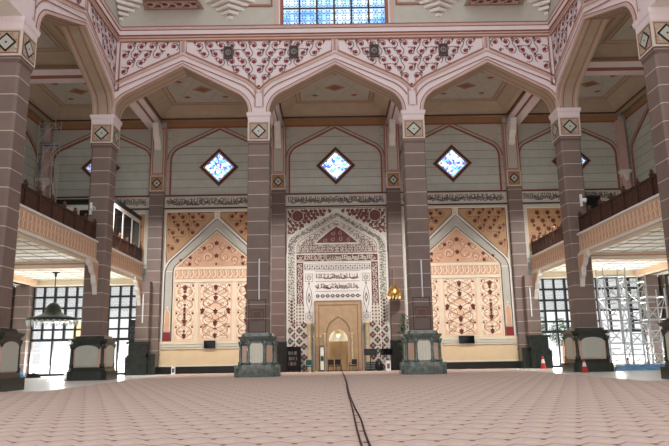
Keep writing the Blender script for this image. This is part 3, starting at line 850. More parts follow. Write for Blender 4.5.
# calligraphy friezes -----------------------------------------------------------
for x0, x1, lb, sd in ((-4.67, 4.67, 'long calligraphy frieze across the top of the white mihrab wall', 1), (-15.8, -5.92, 'calligraphy frieze above the left peach wall panel', 2),
                   (5.92, 15.8, 'calligraphy frieze above the right peach wall panel', 3), (-26.5, -17.1, 'calligraphy frieze at the far left above the gallery', 4), (17.1, 26.5, 'calligraphy frieze at the far right above the gallery', 5)):
    p = P((0, YB, 0)); p.rect(x0, x1, 14.92, 16.0, 'ivory', .06)
    p.rect(x0, x1, 15.98, 16.14, 'maroon', .1); p.rect(x0, x1, 14.8, 14.93, 'darkline', .09)
    p.frame(x0+.06, x1-.06, 15.02, 15.92, .05, 'greyplaster', .07)
    script(p, x0+.15, x1-.15, 15.06, 15.9, 'vine', .07, sd, 1.5, .075); script(p, x0+.2, x1-.2, 15.3, 15.88, 'vine', .072, sd+50, 1.3, .05)
    prop(p.build('calligraphy_frieze'), lb, 'frieze', 'calligraphy friezes')

# peach floral wall panels -------------------------------------------------------
def medallion_panel(p, u0, u1, v0, v1, narrow):
    c = (u0+u1)/2; w = u1-u0; h = v1-v0
    p.rect(u0, u1, v0, v1, 'peach', .06)
    p.frame(u0, u1, v0, v1, .05, 'palevine', .08)
    zc = (v0+v1)/2
    if narrow:
        fl = [(c, v1-.45), (c, v1-1.25), (c, zc+.25), (c, zc-.25), (c, v0+1.7), (c, v0+.45)]
    else:
        fl = [(c, v1-.45), (c, v1-1.35), (c, zc), (c, v0+1.55), (c, v0+.45), (u0+.4, zc+.1), (u1-.4, zc+.1)]
    # pale broad leaves underneath
    for q in range(5 if not narrow else 6):
        v = v0+(q+.5)*h/(5 if not narrow else 6)
        for s in (-1, 1):
            for rr in ((.5,) if narrow else (.5, 1.1)):
                p.flower(c+s*rr*.9, v+(.2 if rr > 1 else 0), .36, 'palevine', .075, 3, PI/2*s)
    n = 40
    amp = w*.36
    for s in (-1, 1):
        p.stroke([(c+s*w*.42*math.sin(PI*t/n*4), v0+.15+(h-.3)*t/n) for t in range(n+1)], .16, 'palevine', .072)
        p.stroke([(c+s*w*.3*math.cos(2*PI*t/n*(2 if narrow else 1.5)), v0+.25+(h-.5)*t/n) for t in range(n+1)], .2, 'palevine', .07)
        for q in range(8): p.flower(c+s*w*(.12+.26*((q*5)%3)/2), v0+(q+.5)*h/8, .2, 'palevine', .078, 4, q)
    for s in (-1, 1):
        for ph in (0, PI/2) if not narrow else (0,):
            p.stroke([(c+s*amp*math.sin(2.0*PI*t/n*(2 if narrow else 1.5)+ph*1.0), v0+.2+(h-.4)*t/n) for t in range(n+1)], .048, 'brownvine', .09)
    for q in range(4):
        v = v0+(q+.6)*h/4.2
        for s in (-1, 1):
            p.spiral(c+s*w*.22, v, w*(.17 if not narrow else .2), PI/2, s*(1 if q % 2 else -1), .04, 'brownvine', .09, 1.1); p.spiral(c+s*w*.34, v+.5, w*(.1 if not narrow else .13), -PI/2, -s, .035, 'terracotta', .09, 1.0)
            p.flower(c+s*w*(.4 if not narrow else .38), v+.45, .11, 'brownflower', .1, 3)
    for (u, v) in fl: 
        p.flower(u, v, .23 if abs(v-zc) > .6 or not narrow else .16, 'brownflower', .11, 5, PI/2); p.stroke([(u, v-.3), (u, v-.1)], .1, 'brownflower', .1)
for sg, lb in ((-1, 'large peach and orange floral wall panel left of the mihrab wall'), (1, 'large peach and orange floral wall panel right of the mihrab wall')):
    o = empty('floral_wall_panel', (sg*10.93, YB, 0), lb, 'wall panel', 'peach floral wall panels')
    q = P(); q.rect(-4.88, 4.95, 2.05, 14.75, 'ivory', .04); q.frame(-4.7, 4.75, 9.0, 14.55, .07, 'palevine', .09); q.build('backing', o)
    # spandrels
    A = arch(4.72, 8.6, 13.95, 2.0, .0, 12, 0)
    S = P()
    for s in (-1, 1):
        H = [a for a in A if a[0]*s >= 0 and a[1] > 9.6]
        H = sorted(H, key=lambda a: abs(a[0]))
        poly = [(s*.3, 14.45)]+[(a[0]+0, a[1]+.12) for a in H]+[(s*4.62, 10.9), (s*4.62, 14.45)]
        poly[1] = (s*.3, 13.98)
        S.poly(poly, 'orange', .06, False); S.stroke(poly, .06, 'darkline', .08, True)
        rnd = random.Random(5)
        scroll_fill(S, poly, .9, 'terracotta', 'brownflower', .07, .15, .055, sym=0, seed=2)
    S.ring(0, 14.05, .22, .09, 'palevine', .12)
    S.build('spandrel', o)
    B = P(); 
    B.stroke([(-4.72, 2.75)]+A+[(4.72, 2.75)], .14, 'white', .14, side=True)
    B.stroke([(-4.6, 2.75)]+arch(4.6, 8.6, 13.8, 1.9, .0, 12, 0)+[(4.6, 2.75)], .05, 'darkline', .12)
    mid = arch(4.25, 8.6, 13.35, 1.7, 0, 12, 0)
    B.stroke([(-4.25, 2.75)]+mid+[(4.25, 2.75)], .62, 'greyplaster', .07)
    B.stroke([(-3.88, 2.75)]+arch(3.88, 8.9, 12.75, .8, 0, 8, 0)+[(3.88, 2.75)], .07, 'darkline', .14)
    B.stroke([(-3.76, 2.75)]+arch(3.76, 8.9, 12.6, .7, 0, 8, 0)+[(3.76, 2.75)], .12, 'cream', .15, side=True)
    B.build('arch_moulding', o)
    Tp = P(); TA = arch(3.68, 9.4, 12.45, .4, 0, 8, 0); Tp.poly([(-3.68, 9.38)]+TA[1:-1]+[(3.68, 9.38)], 'peachdark', .1, False)
    for s in (-1, 1):
        for (u, v, r_) in ((.75, 10.3, .55), (1.6, 10.0, .45), (.6, 11.2, .4), (2.5, 9.95, .42), (1.5, 10.9, .35), (3.1, 9.75, .25)):
            Tp.spiral(s*u, v, r_, PI/2 if v > 10.2 else -PI/2, s, .06, 'brownvine', .12, 1.2)
            Tp.spiral(s*(u+.12), v-.05, r_*.8, 0, -s, .05, 'palevine', .115, 1.0)
        for (u, v) in ((2.35, 10.25), (1.1, 11.1), (2.4, 9.65), (3.2, 10.0)): Tp.flower(s*u, v, .19, 'brownflower', .13, 5, PI/2)
    for v in (10.4, 11.55, 9.65): Tp.flower(0, v, .24 if v > 10 else .13, 'brownflower', .13, 5, PI/2)
    Tp.build('tympanum', o)
    b = P(); b.rect(-3.72, 3.72, 9.15, 9.4, 'cream', .14); b.rect(-3.7, 3.7, 8.3, 9.15, 'peachdark', .1); b.rect(-3.72, 3.72, 8.02, 8.3, 'cream', .14)
    for t in range(15):
        u = -3.45+t*.493
        b.stroke([(u-.25, 8.4), (u-.12, 8.5), (u, 8.75), (u-.12, 8.98), (u-.02, 9.1)], .09, 'palevine', .12)
        b.stroke([(u+.2, 8.4), (u+.1, 8.6), (u+.18, 8.8), (u+.1, 9.05)], .07, 'cream', .12)
    b.build('pattern_band', o)
    for u0, u1, nr in ((-3.68, -1.82, True), (-1.55, 1.55, False), (1.82, 3.68, True)):
        m_ = P(); medallion_panel(m_, u0, u1, 2.85, 7.98, nr); m_.build('floral_panel', o)
    m_ = P(); m_.rect(-1.82, -1.55, 2.75, 8.02, 'cream', .13); m_.rect(1.55, 1.82, 2.75, 8.02, 'cream', .13)
    m_.rect(-4.9, 4.95, 2.55, 2.8, 'cream', .17); m_.rect(-4.9, 4.95, 2.3, 2.5, 'ivory', .15); m_.rect(-4.9, 4.95, 2.12, 2.22, 'cream', .18)
    m_.build('ledge', o)
    m_ = P(); m_.rect(-4.9, 4.95, .75, 2.08, 'dado', .1); m_.rect(-4.9, 4.95, .62, .78, 'cream', .14); m_.build('dado', o)
    m_ = P(); m_.rect(-4.9, 4.95, .0, .62, 'black', .3); m_.rect(-4.9, 4.95, .0, .3, 'black', .38); m_.build('skirting', o)
    for s in (-1, 1):
        n_ = P(); u = s*4.27
        Q = [(u-.24, 3.7), (u-.24, 5.1), (u-.2, 5.35), (u, 5.6), (u+.2, 5.35), (u+.24, 5.1), (u+.24, 3.7)]
        n_.poly(Q, 'peachdark', .1, False); n_.stroke(Q, .07, 'cream', .13, True); n_.disc(u, 5.8, .1, 'cream', .12)
        n_.rect(u-.3, u+.3, 2.85, 3.6, 'red', .12); n_.build('side_niche_panel', o)

# mihrab wall ------------------------------------------------------------------
o = empty('mihrab_wall', (0, YB, 0), 'tall white wall covered in maroon arabesques and script around the prayer niche', 'mihrab wall')
q = P(); 
q.rect(-4.66, -2.1, 0, 14.78, 'ivory', .05); q.rect(2.1, 4.66, 0, 14.78, 'ivory', .05); q.rect(-2.1, 2.1, 6.15, 14.78, 'ivory', .05)
q.frame(-4.62, 4.62, 10.5, 14.72, .06, 'maroon', .07)
q.build('backing', o)
c = P(); OA = arch(4.5, 11.1, 14.5, 1.3, 0, 14, 0)
for s in (-1, 1):
    H = sorted([a for a in OA if a[0]*s >= 0], key=lambda a: abs(a[0]))
    poly = [(s*.4, 14.62)]+[(s*.4, 14.35)]+H[1:-1]+[(s*4.55, 11.2), (s*4.55, 14.62)]
    scroll_fill(c, poly, .42, 'maroon', 'maroon', .07, .26, .07, sym=0)
    c.disc(s*3.55, 13.95, .5, 'maroon', .09, 16); c.ring(s*3.55, 13.95, .55, .06, 'ivory', .1)
    c.spiral(s*2.4, 14.15, .42, 0, s, .1, 'maroon', .08); c.spiral(s*4.2, 12.6, .35, 0, s, .1, 'maroon', .08)
    for t in range(40):
        u = R.uniform(1.3, 4.45); v = R.uniform(12.1, 14.55)
        if clear((s*u, v), poly, .12): c.flower(s*u, v, R.uniform(.08, .15), 'maroon', .075, 4, R.random())
c.build('corner_arabesque', o)
c = P(); c.stroke([(-4.5, .3)]+OA+[(4.5, .3)], .08, 'white', .1, side=True)
IA = arch(3.72, 10.9, 13.6, .9, 0, 14, 0)
c.stroke([(-3.78, 1.0)]+IA+[(3.78, 1.0)], .07, 'white', .1, side=True)
c.stroke([(-3.66, 5.9)]+arch(3.64, 10.9, 13.5, .85, 0, 14, 0)+[(3.66, 5.9)], .04, 'maroon', .09)
# script-like scrolls following the arch band
MA = arch(4.13, 10.9, 14.05, 1.1, 0, 5, 0); pth = [(-4.13, 1.2+t*.3) for t in range(32)]+MA+[(4.13, 10.5-t*.3) for t in range(32)]
acc = 0; rr = random.Random(3); i = 0
for a, b in zip(pth, pth[1:]):
    L = math.hypot(b[0]-a[0], b[1]-a[1]); n = max(1, int(L/.28))
    for j in range(n):
        u = a[0]+(b[0]-a[0])*(j+.5)/n; v = a[1]+(b[1]-a[1])*(j+.5)/n
        if abs(v) < 4.2: continue
        dark = v < 6.3
        jj = rr.uniform(-.12, .12)
        if dark: 
            c.lozenge(u, v, .18, .15, 'ink', .075); c.lozenge(u-.24, v+.12, .09, .09, 'maroon', .075); c.lozenge(u+.24, v+.12, .09, .09, 'maroon', .075)
        else: 
            c.spiral(u+jj, v, .17, rr.uniform(0, 6), rr.choice((-1, 1)), .045, 'vine', .075, .9)
            c.spiral(u-jj*1.6+(.17 if j % 2 else -.17), v+.12, .11, rr.uniform(0, 6), rr.choice((-1, 1)), .04, 'ink', .077, .9); c.lozenge(u+.24, v-.08, .05, .05, 'ink', .077); c.lozenge(u-.25, v+.1, .05, .05, 'ink', .077)
            c.stroke([(u-.22, v+rr.uniform(-.1, .1)), (u, v+rr.uniform(-.12, .12)), (u+.22, v+rr.uniform(-.1, .1))], .04, 'vine', .075)
c.build('arch_band', o)
c = P()   # field around the maroon tympanum
FA = [(-3.55, 10.45)]+arch(3.55, 10.8, 13.4, .8, 0, 14, 0)[1:-1]+[(3.55, 10.45)]
TA = [(-1.95, 11.38), (-1.3, 12.0), (-.65, 12.55), (0, 12.97), (.65, 12.55), (1.3, 12.0), (1.95, 11.38)]
TB = [(-2.15, 11.28), (-1.4, 12.15), (-.7, 12.75), (0, 13.15), (.7, 12.75), (1.4, 12.15), (2.15, 11.28)]
v = 10.6; rr = random.Random(8)
while v < 13.3:
    u = .12
    while u < 3.5:
        if clear((u, v), FA, .12) and not inside((u, v), TB):
            h = rr.choice((-1, 1)); ph = rr.uniform(0, 6)
            for s in (-1, 1):
                c.spiral(s*u, v, .15, ph if s > 0 else PI-ph, h*s, .05, 'maroon', .075, .95)
                if rr.random() < .8: c.flower(s*(u+.12), v+.12, .065, 'maroon', .08, 4)
        u += .25
    v += .25
c.build('scroll_field', o)
c = P(); c.poly(TA, 'maroon', .09, False); c.stroke(TA, .08, 'white', .12, True, True)
for s in (-1, 1):
    for (u, v) in ((.4, 11.75), (1.1, 11.65), (.35, 12.3)): c.spiral(s*u, v, .22, 1, s, .04, 'rose', .1)
c.build('tympanum', o)
c = P(); c.rect(-3.68, 3.68, 9.72, 10.38, 'maroon', .07); c.rect(-3.68, 3.68, 10.36, 10.44, 'white', .1); c.rect(-3.68, 3.68, 9.66, 9.74, 'white', .1)
script(c, -3.6, 3.6, 9.74, 10.36, 'ivory', .09, 11, 1.2, .07)
for s in (-1, 1):
    c.rect(min(s*3.08, s*3.68), max(s*3.08, s*3.68), 5.9, 9.66, 'maroon', .07)
    for t in range(18):
        v = 6.0+t*.2; c.spiral(s*3.38+(.1 if t % 2 else -.1), v, .15, t, s, .05, 'ivory', .09, .9); c.lozenge(s*3.38-(.13 if t % 2 else -.13), v, .07, .07, 'ivory', .09)
c.build('maroon_script_border', o)
c = P(); c.rect(-3.02, -2.1, 4.25, 9.62, 'white', .1); c.rect(2.1, 3.02, 4.25, 9.62, 'white', .1); c.rect(-2.1, 2.1, 6.15, 9.62, 'white', .1)
for t in range(28):
    u = -2.9+t*.215; c.lozenge(u, 9.2+(.1 if t % 2 else -.1), .085, .1, 'ink', .12); c.ring(u, 9.2-(.1 if t % 2 else -.1), .08, .035, 'vine', .12, 6)
c.frame(-2.95, 2.95, 8.95, 9.5, .03, 'ink', .12)
script(c, -2.0, 2.0, 8.05, 8.68, 'maroon', .12, 21, 1.15, .06); script(c, -2.0, 2.0, 7.15, 7.78, 'maroon', .12, 22, 1.15, .06)
for z in (7.0, 7.9, 8.82): c.rect(-2.0, 2.0, z, z+.03, 'vine', .12)
for t in range(9):
    u = -1.8+t*.45; c.disc(u, 6.6, .17, 'ink', .12, 8); c.lozenge(u, 6.6, .08, .08, 'ivory', .13); c.lozenge(u+.22, 6.6, .06, .06, 'ink', .12)
for s in (-1, 1):
    u = s*2.56
    for zc in (8.25, 4.75):
        c.frame(u-.33, u+.33, zc-.36, zc+.36, .03, 'ink', .12)
        for a in range(8): c.lozenge(u+.19*math.cos(a*PI/4), zc+.2*math.sin(a*PI/4), .06, .06, 'ink', .12)
        c.ring(u, zc, .1, .03, 'ink', .12, 8)
    c.stroke([(u, 7.6), (u+.2, 7.0), (u+.26, 6.45), (u+.2, 5.9), (u, 5.3), (u-.2, 5.9), (u-.26, 6.45), (u-.2, 7.0)], .05, 'ink', .12, True)
    c.lozenge(u, 6.45, .15, .5, 'ink', .12); c.lozenge(u, 6.45, .07, .25, 'white', .13); c.lozenge(u, 7.72, .07, .16, 'ink', .12); c.lozenge(u, 5.2, .07, .16, 'ink', .12)
c.build('inscription_panel', o)
for s in (-1, 1):
    c = P(); sc_ = 0
    for r_ in range(9):
        for q_ in range(3):
            u = s*(3.05+q_*.82+(.41 if r_ % 2 else 0)); v = .3+r_*.47
            if abs(u) < 4.5:
                m_ = 'ink' if (r_ % 2) else 'maroon'
                for dx, dy in ((0,.17), (0,-.17), (.17,0), (-.17,0)): c.lozenge(u+dx, v+dy, .15, .15, m_, .075)
                c.lozenge(u+.0, v, .06, .06, 'ivory', .085)
                for dx in (-.41, 0): c.lozenge(u+s*.41+dx*0, v, .05, .05, m_, .075)
    for t in range(6):
        v = 4.3+t*.3
        for u in (3.0, 3.3, 3.6): c.lozenge(s*(u+.08), v, .1, .1, 'maroon', .08)
    c.build('diamond_lattice_panel', o)
c = P(); D1 = .5
c.rect(-2.1, -NW, 0, 6.15, 'tan', D1); c.rect(NW, 2.1, 0, 6.15, 'tan', D1); c.rect(-NW, NW, 4.75, 6.15, 'tan', D1)
NA = [(-NW, 2.6)]+[(-NW*math.cos(PI*t/12), 2.6+(NH-2.6)*math.sin(PI*t/12)) for t in range(1, 12)]+[(NW, 2.6)]
for a, b in zip(NA, NA[1:]):
    c.poly([a, b, (b[0], 4.75), (a[0], 4.75)], 'tan', D1, False)
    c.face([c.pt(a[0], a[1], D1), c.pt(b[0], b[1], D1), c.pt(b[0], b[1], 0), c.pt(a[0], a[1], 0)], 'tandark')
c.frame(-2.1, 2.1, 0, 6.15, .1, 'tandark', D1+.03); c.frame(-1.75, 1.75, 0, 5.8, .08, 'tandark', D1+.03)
PA = [(-1.0, 3.35), (-.98, 3.7), (-.75, 4.15), (-.4, 4.45), (0, 4.75), (.4, 4.45), (.75, 4.15), (.98, 3.7), (1.0, 3.35)]
c.stroke(PA, .09, 'tandark', D1+.04); c.stroke([(u*1.12, v+.1) for u, v in PA], .06, 'goldmarble', D1+.05)
c.build('niche_surround', o)
# the niche itself: half cylinder with half dome
c = G(); n = 10
for j in range(n):
    a0, a1 = PI*j/n, PI*(j+1)/n
    def pt(a, z, r=1.0): return (-NW*r*math.cos(a), 1.3*r*math.sin(a), z)
    c.face([pt(a0, 0), pt(a1, 0), pt(a1, 2.6), pt(a0, 2.6)], 'tan')
    for t in range(5):
        b0, b1 = PI/2*t/5, PI/2*(t+1)/5
        c.face([pt(a0, 2.6+math.sin(b0), math.cos(b0)), pt(a1, 2.6+math.sin(b0), math.cos(b0)), pt(a1, 2.6+math.sin(b1), max(.01, math.cos(b1))), pt(a0, 2.6+math.sin(b1), max(.01, math.cos(b1)))], 'panelcream')
c.build('niche', o, True)
for s in (-1, 1):
    g = G(); g.lathe([(.26, 0), (.26, .3), (.2, .4), (.19, 3.9), (.27, 4.1), (.3, 4.25)], 'goldmarble', 16, s*2.56, -.4); g.build('marble_column', o, True)
    g = G(); g.lathe([(.15, 0), (.15, .2), (.1, .3), (.1, 3.1), (.16, 3.3)], 'goldmarble', 12, s*1.2, -.66); g.build('slim_column', o, True)
# niche lamp
o = empty('niche_lamp', (0, YB+.15, 3.15), 'small glowing lamp hanging in the pale domed prayer niche', 'lamp')
g = G(); g.tube((0,0,.4), (0,0,0), .015, 'gold'); g.build('rod', o)
g = G(); g.lathe([(.02, .1), (.16, .02), (.2, -.05), (.08, -.1)], 'lampglow', 12); g.build('shade', o, True)
for t in range(6): 
    g = G(); x = -.16+t*.064; g.tube((x,0,-.08), (x,0,-.22), .014, 'crystal', 5); g.build('crystal_drop', o)
L = bpy.data.lights.new('niche_fill_light', 'POINT'); L.energy = 22; L.color = (1, .98, .88); L.shadow_soft_size = .12  # point light added to brighten the niche dome
lo = bpy.data.objects.new('niche_fill_light', L); C.objects.link(lo); lo.location = (0, YB-.12, 2.9)

# ------------------------------------------------------------------ galleries
def rot_side(sg):   # local u along +Y, depth towards hall
    return dict(U=(0,1,0), V=(0,0,1), N=(-sg,0,0))
gal_pan = []
for sg, nm in ((-1, 'left'), (1, 'right')):
    # slab and painted underside
    g = G(); 
    xa, xb = sg*17.5, sg*XO
    g.box(sg*18.32, sg*XO, 18, YB, 8.35, 9.6, 'ceilwhite')
    for y0, y1 in ((18, YE-.8), (YE+.8, YR-.75), (YR+.75, YB-.72)): g.box(sg*17.55, sg*18.32, y0, y1, 8.35, 9.6, 'cream')
    struct(g, 'ceiling_gallery_'+nm)
    u = G()
    for i in range(27):
        y = 19+i*1.42
        u.box(sg*18.0, sg*27.3, y, y+.05, 8.31, 8.36, 'greyplaster')
    for i in range(6):
        x = sg*(18.9+i*1.55); u.box(x-.02, x+.02, 18, YB-.1, 8.32, 8.36, 'greyplaster')
    for y in (YR, YE): 
        u.box(sg*17.9, sg*27.3, y-.55, y+.55, 7.95, 8.36, 'ceilwhite'); u.box(sg*17.9, sg*27.3, y-.6, y-.55, 8.1, 8.2, 'peachdark'); u.box(sg*17.9, sg*27.3, y+.55, y+.6, 8.1, 8.2, 'peachdark')
        u.box(sg*17.9, sg*27.3, y-.4, y+.4, 7.88, 7.95, 'peach')
    u.box(sg*26.6, sg*27.3, 18, YB, 7.9, 8.36, 'peach'); u.box(sg*17.9, sg*27.3, YB-.8, YB, 7.86, 8.36, 'cream')
    struct(u, 'trim_%d' % k); k += 1
    # fascia in two bays
    for y0, y1, lb in ((YE+.8, YR-.75, 'near'), (YR+.75, YB-.72, 'far')):
        o = empty('gallery_fascia', (sg*17.5, 0, 0), 'cream gallery fascia with interlaced peach pattern, %s, %s bay' % (nm+' side', lb), 'gallery front', 'patterned gallery fascias')
        q = P((0,0,0), **rot_side(sg)); q.rect(y0, y1, 8.3, 9.72, 'cream', .12); q.rect(y0, y1, 9.6, 9.74, 'white', .24); q.rect(y0, y1, 8.25, 8.38, 'white', .2); q.rect(y0, y1, 8.0, 8.25, 'cream', .06)
        q.build('board', o)
        q = P((0,0,0), **rot_side(sg)); q.rect(y0+.15, y1-.1, 8.5, 9.52, 'peachdark', .14)
        n = int((y1-y0-.4)/.5); 
        for t in range(n):
            uu = y0+.35+(y1-y0-.5)*t/n
            q.stroke([(uu, 8.54), (uu+.18, 8.75), (uu, 9.0), (uu+.18, 9.25), (uu, 9.48)], .1, 'cream', .16)
            q.stroke([(uu+.28, 8.54), (uu+.1, 8.75), (uu+.28, 9.0), (uu+.1, 9.25), (uu+.28, 9.48)], .07, 'palevine', .155)
        q.build('interlace_pattern', o)
    # balustrade: wooden posts, rail and carved panels
    for y0, y1, lb in ((YE+.85, YR-.8, 'near'), (YR+.8, YB-.75, 'far')):
        o = empty('gallery_balustrade', (sg*17.6, 0, 9.7), 'dark carved wooden balustrade on the %s gallery, %s bay' % (nm, lb), 'balustrade', 'carved wooden balustrades')
        g = G(); g.box(-.09, .09, y0, y1, 1.18, 1.28, 'wood'); g.box(-.07, .07, y0, y1, .04, .14, 'wood'); g.build('rail', o)
        n = max(2, round((y1-y0)/1.85)); st = (y1-y0)/n
        for t in range(n+1):
            y = y0+.08+(y1-y0-.16)*t/n
            g = G(); g.box(-.1, .1, y-.1, y+.1, 0, 1.4, 'wood'); g.box(-.13, .13, y-.13, y+.13, 1.4, 1.46, 'woodlight'); g.lathe([(.05, 1.46), (.11, 1.55), (.09, 1.64), (.03, 1.7)], 'woodlight', 8, 0, y); g.build('post', o)
        for t in range(n):
            a = y0+.08+(y1-y0-.16)*t/n+.12; b = y0+.08+(y1-y0-.16)*(t+1)/n-.12
            g = G(); g.box(-.03, .03, a, b, .14, 1.18, 'wood')
            w_ = b-a
            for f0, f1 in ((.05, .35), (.38, .62), (.65, .95)):
                ya, yb = a+w_*f0, a+w_*f1
                for xx in (-sg*.035, ):
                    g.box(xx-.02, xx+.02, ya, yb, .3, .34, 'woodlight'); g.box(xx-.02, xx+.02, ya, yb, .98, 1.02, 'woodlight')
                    g.box(xx-.02, xx+.02, ya, ya+.035, .3, 1.02, 'woodlight'); g.box(xx-.02, xx+.02, yb-.035, yb, .3, 1.02, 'woodlight')
                    for z in (.5, .66, .82): g.box(xx-.012, xx+.012, ya, yb, z, z+.03, 'woodlight')
            g.build('carved_panel', o)
    # carved brackets under the fascia at the piers
    for y, s2, yy in ((YR-.75, -1, 'in front of the far corner pier'), (YB-1.52, -1, 'at the back wall pier')):
        o_ = empty('gallery_bracket', (sg*17.35, y, 0), 'white scrolled bracket under the %s gallery %s' % (nm, yy), 'bracket', 'gallery brackets')
        g = G(); pr = [(0, 8.25), (-1.7, 8.25), (-1.65, 7.95), (-1.2, 7.8), (-.9, 7.4), (-.55, 7.25), (-.45, 6.7), (-.2, 6.5), (0, 5.9)]
        for xx in (-.16, .16): g.face([(xx, a, b) for a, b in pr], 'cream')
        for a, b in zip(pr, pr[1:]+pr[:1]): g.face([(-.16, a[0], a[1]), (.16, a[0], a[1]), (.16, b[0], b[1]), (-.16, b[0], b[1])], 'white')
        g.build('scroll', o_)
        g = G(); pr = [(-.12, 8.1), (-1.2, 8.1), (-.8, 7.5), (-.35, 7.1), (-.12, 6.5)]
        for xx in (-.17, .17): g.face([(xx*1.06, a, b) for a, b in pr], 'peachdark')
        g.build('peach_inlay', o_)
# tube lamps under the far brackets
tube_lamp(-16.95, YB-1.5, 4.4, 6.9, 'pale vertical tube lamp on the wall pier at the left end')
tube_lamp(16.8, YB-1.5, 4.4, 6.9, 'pale vertical tube lamp on the wall pier at the right end')

if True:
    o = empty('loudspeaker', (-17.88, YB-.9, 2.8), 'black upright loudspeaker on the dark green base at the left end of the back wall', 'speaker')
    g = G(); g.box(-.3, .3, -.3, .3, 0, 1.9, 'blackplastic'); g.build('cabinet', o)
    q = P((0, -.3, 0)); q.rect(-.25, .25, .08, 1.82, 'metal', .02); q.ring(0, .5, .18, .04, 'greyplastic', .03); q.ring(0, 1.1, .18, .04, 'greyplastic', .03); q.build('grille', o)

# things on the galleries
o = empty('gallery_screen', (-17.9, 53.4, 9.6), 'white framed screen with three dark panes on the left gallery behind the rail', 'screen')
g = G(); y0, y1 = -3.6, 3.7
g.box(-.06, .06, y0, y1, 0, 1.55, 'white'); g.box(-.06, .06, y0, y1, 3.75, 4.1, 'white')
for y in (y0, -1.25, 1.15, y1-.25): g.box(-.06, .06, y, y+.28, 1.5, 3.8, 'white')
g.build('frame', o)
for a, b in ((y0+.28, -1.25), (-.97, 1.15), (1.43, y1-.25)):
    g = G(); g.box(-.03, .03, a, b, 1.55, 3.75, 'screen'); g.build('dark_pane', o)
g = G(); g.box(-.1, .12, y0-.1, y1+.1, 4.1, 4.45, 'metal'); g.build('top_rail', o)
o = empty('gallery_booth', (-23.0, 56.0, 9.6), 'white booth wall with a black door on the left gallery under a black beam', 'booth')
g = G(); g.box(-2.6, 3.2, 0, .15, 0, 5.4, 'white'); g.build('wall', o)
g = G(); g.box(.0, 1.9, -.06, 0, 1.0, 4.9, 'blackplastic'); g.build('black_door', o)
g = G(); g.box(-2.9, 3.3, -.3, .2, 5.4, 5.85, 'blackplastic'); g.build('beam', o)
o = empty('gallery_door', (22.6, 56.9, 9.6), 'black doorway at the back of the right gallery beside the corner pier', 'door')
g = G(); g.box(-.9, 1.5, 0, .2, 0, 5.6, 'blackplastic'); g.build('leaf', o)
g = G(); g.box(-1.0, -.9, -.1, .2, 0, 5.7, 'metal'); g.box(1.5, 1.6, -.1, .2, 0, 5.7, 'metal'); g.box(-1.0, 1.6, -.1, .2, 5.6, 5.7, 'metal'); g.build('door_frame', o)
# ochre floral panels behind the galleries
for sg, w_ in ((-1, 'left'), (1, 'right')):
    p = P((0, YB, 0)); x0, x1 = (17.25, 26.4) if sg > 0 else (-26.4, -17.25)
    p.rect(x0, x1, 9.7, 14.7, 'ivory', .04); pol = [(x0+.3, 10.3), (x1-.3, 10.3), (x1-.3, 14.4), (x0+.3, 14.4)]
    p.poly(pol, 'orange', .06, False); p.stroke(pol, .07, 'palevine', .08, True)
    scroll_fill(p, pol, .95, 'brownvine', 'brownflower', .07, .18, .04)
    prop(p.build('ochre_floral_panel'), 'ochre wall panel with brown flowers behind the %s gallery rail' % w_, 'wall panel', 'ochre panels behind galleries')

# ------------------------------------------------------------------ lower glazed walls
def lattice_pane(p, u0, u1, v0, v1):
    n = 3; 
    for i in range(n):
        for j in range(n):
            cu = u0+(i+.5)*(u1-u0)/n; cv = v0+(j+.5)*(v1-v0)/n
            p.ring(cu, cv, (u1-u0)/n*.42, .035, 'lattice', .02, 6)
            p.stroke([(cu-(u1-u0)/n/2, cv-(v1-v0)/n/2), (cu+(u1-u0)/n/2, cv+(v1-v0)/n/2)], .025, 'lattice', .02)
            p.stroke([(cu-(u1-u0)/n/2, cv+(v1-v0)/n/2), (cu+(u1-u0)/n/2, cv-(v1-v0)/n/2)], .025, 'lattice', .02)
wn = 7
def glazed(O, U, N, u0, u1, lb, dense):
    global wn
    g = P(O, U, (0,0,1), N); ro_ = None
    p = P(O, U, (0,0,1), N); p.rect(u0, u1, 0, 7.85, 'glass', .02); 
    o = struct(p, 'window_%d' % wn, lb); wn += 1
    n = round((u1-u0)/.97); st = (u1-u0)/n; rows = [0, .12, 1.0, 2.0, 3.1, 4.0, 4.95, 5.9, 6.88, 7.85]
    f = P(O, U, (0,0,1), N)
    for i in range(n+1):
        u = u0+i*st; thick = .16 if i % 3 == 0 else .13
        lo_ = 0 if (i % 2 == 0 or dense) else 3.1
        f.rect(u-thick/2*1.3, u+thick/2*1.3, lo_, 7.85, 'metal', .2)
    for v in rows:
        wv = .24 if v in (3.1, 0) else .17
        if v in (1.0, 2.0) and not dense: continue
        f.rect(u0, u1, v-wv/2 if v else 0, v+wv/2, 'metal', .18)
    f.build('mullions', o)
    l = P(O, U, (0,0,1), N)
    for i in range(n):
        for a, b in zip(rows[-4:], rows[-3:]):
            lattice_pane(l, u0+i*st+.08, u0+(i+1)*st-.08, a+.06, b-.06)
        if dense or i == 0:
            for a, b in zip(rows[1:6], rows[2:7]): lattice_pane(l, u0+i*st+.08, u0+(i+1)*st-.08, a+.06, b-.06)
    l.build('lattice', o)
glazed((0, YB+.3, 0), (1,0,0), (0,-1,0), -27.3, -17.6, 'glazed wall with dark grid and lattice panes under the left gallery', False)
glazed((0, YB+.3, 0), (1,0,0), (0,-1,0), 17.6, 27.3, 'glazed wall with dark grid and lattice panes under the right gallery', False)
for sg, w_ in ((-1, 'left'), (1, 'right')):
    for a, b, l_ in ((46, 56.6, 'far'), (34, 44.4, 'near')):
        glazed((sg*(XL+.35), 0, 0), (0,1,0), (-sg,0,0), a, b, 'dark lattice glazing along the %s aisle wall, %s bay' % (w_, l_), True)

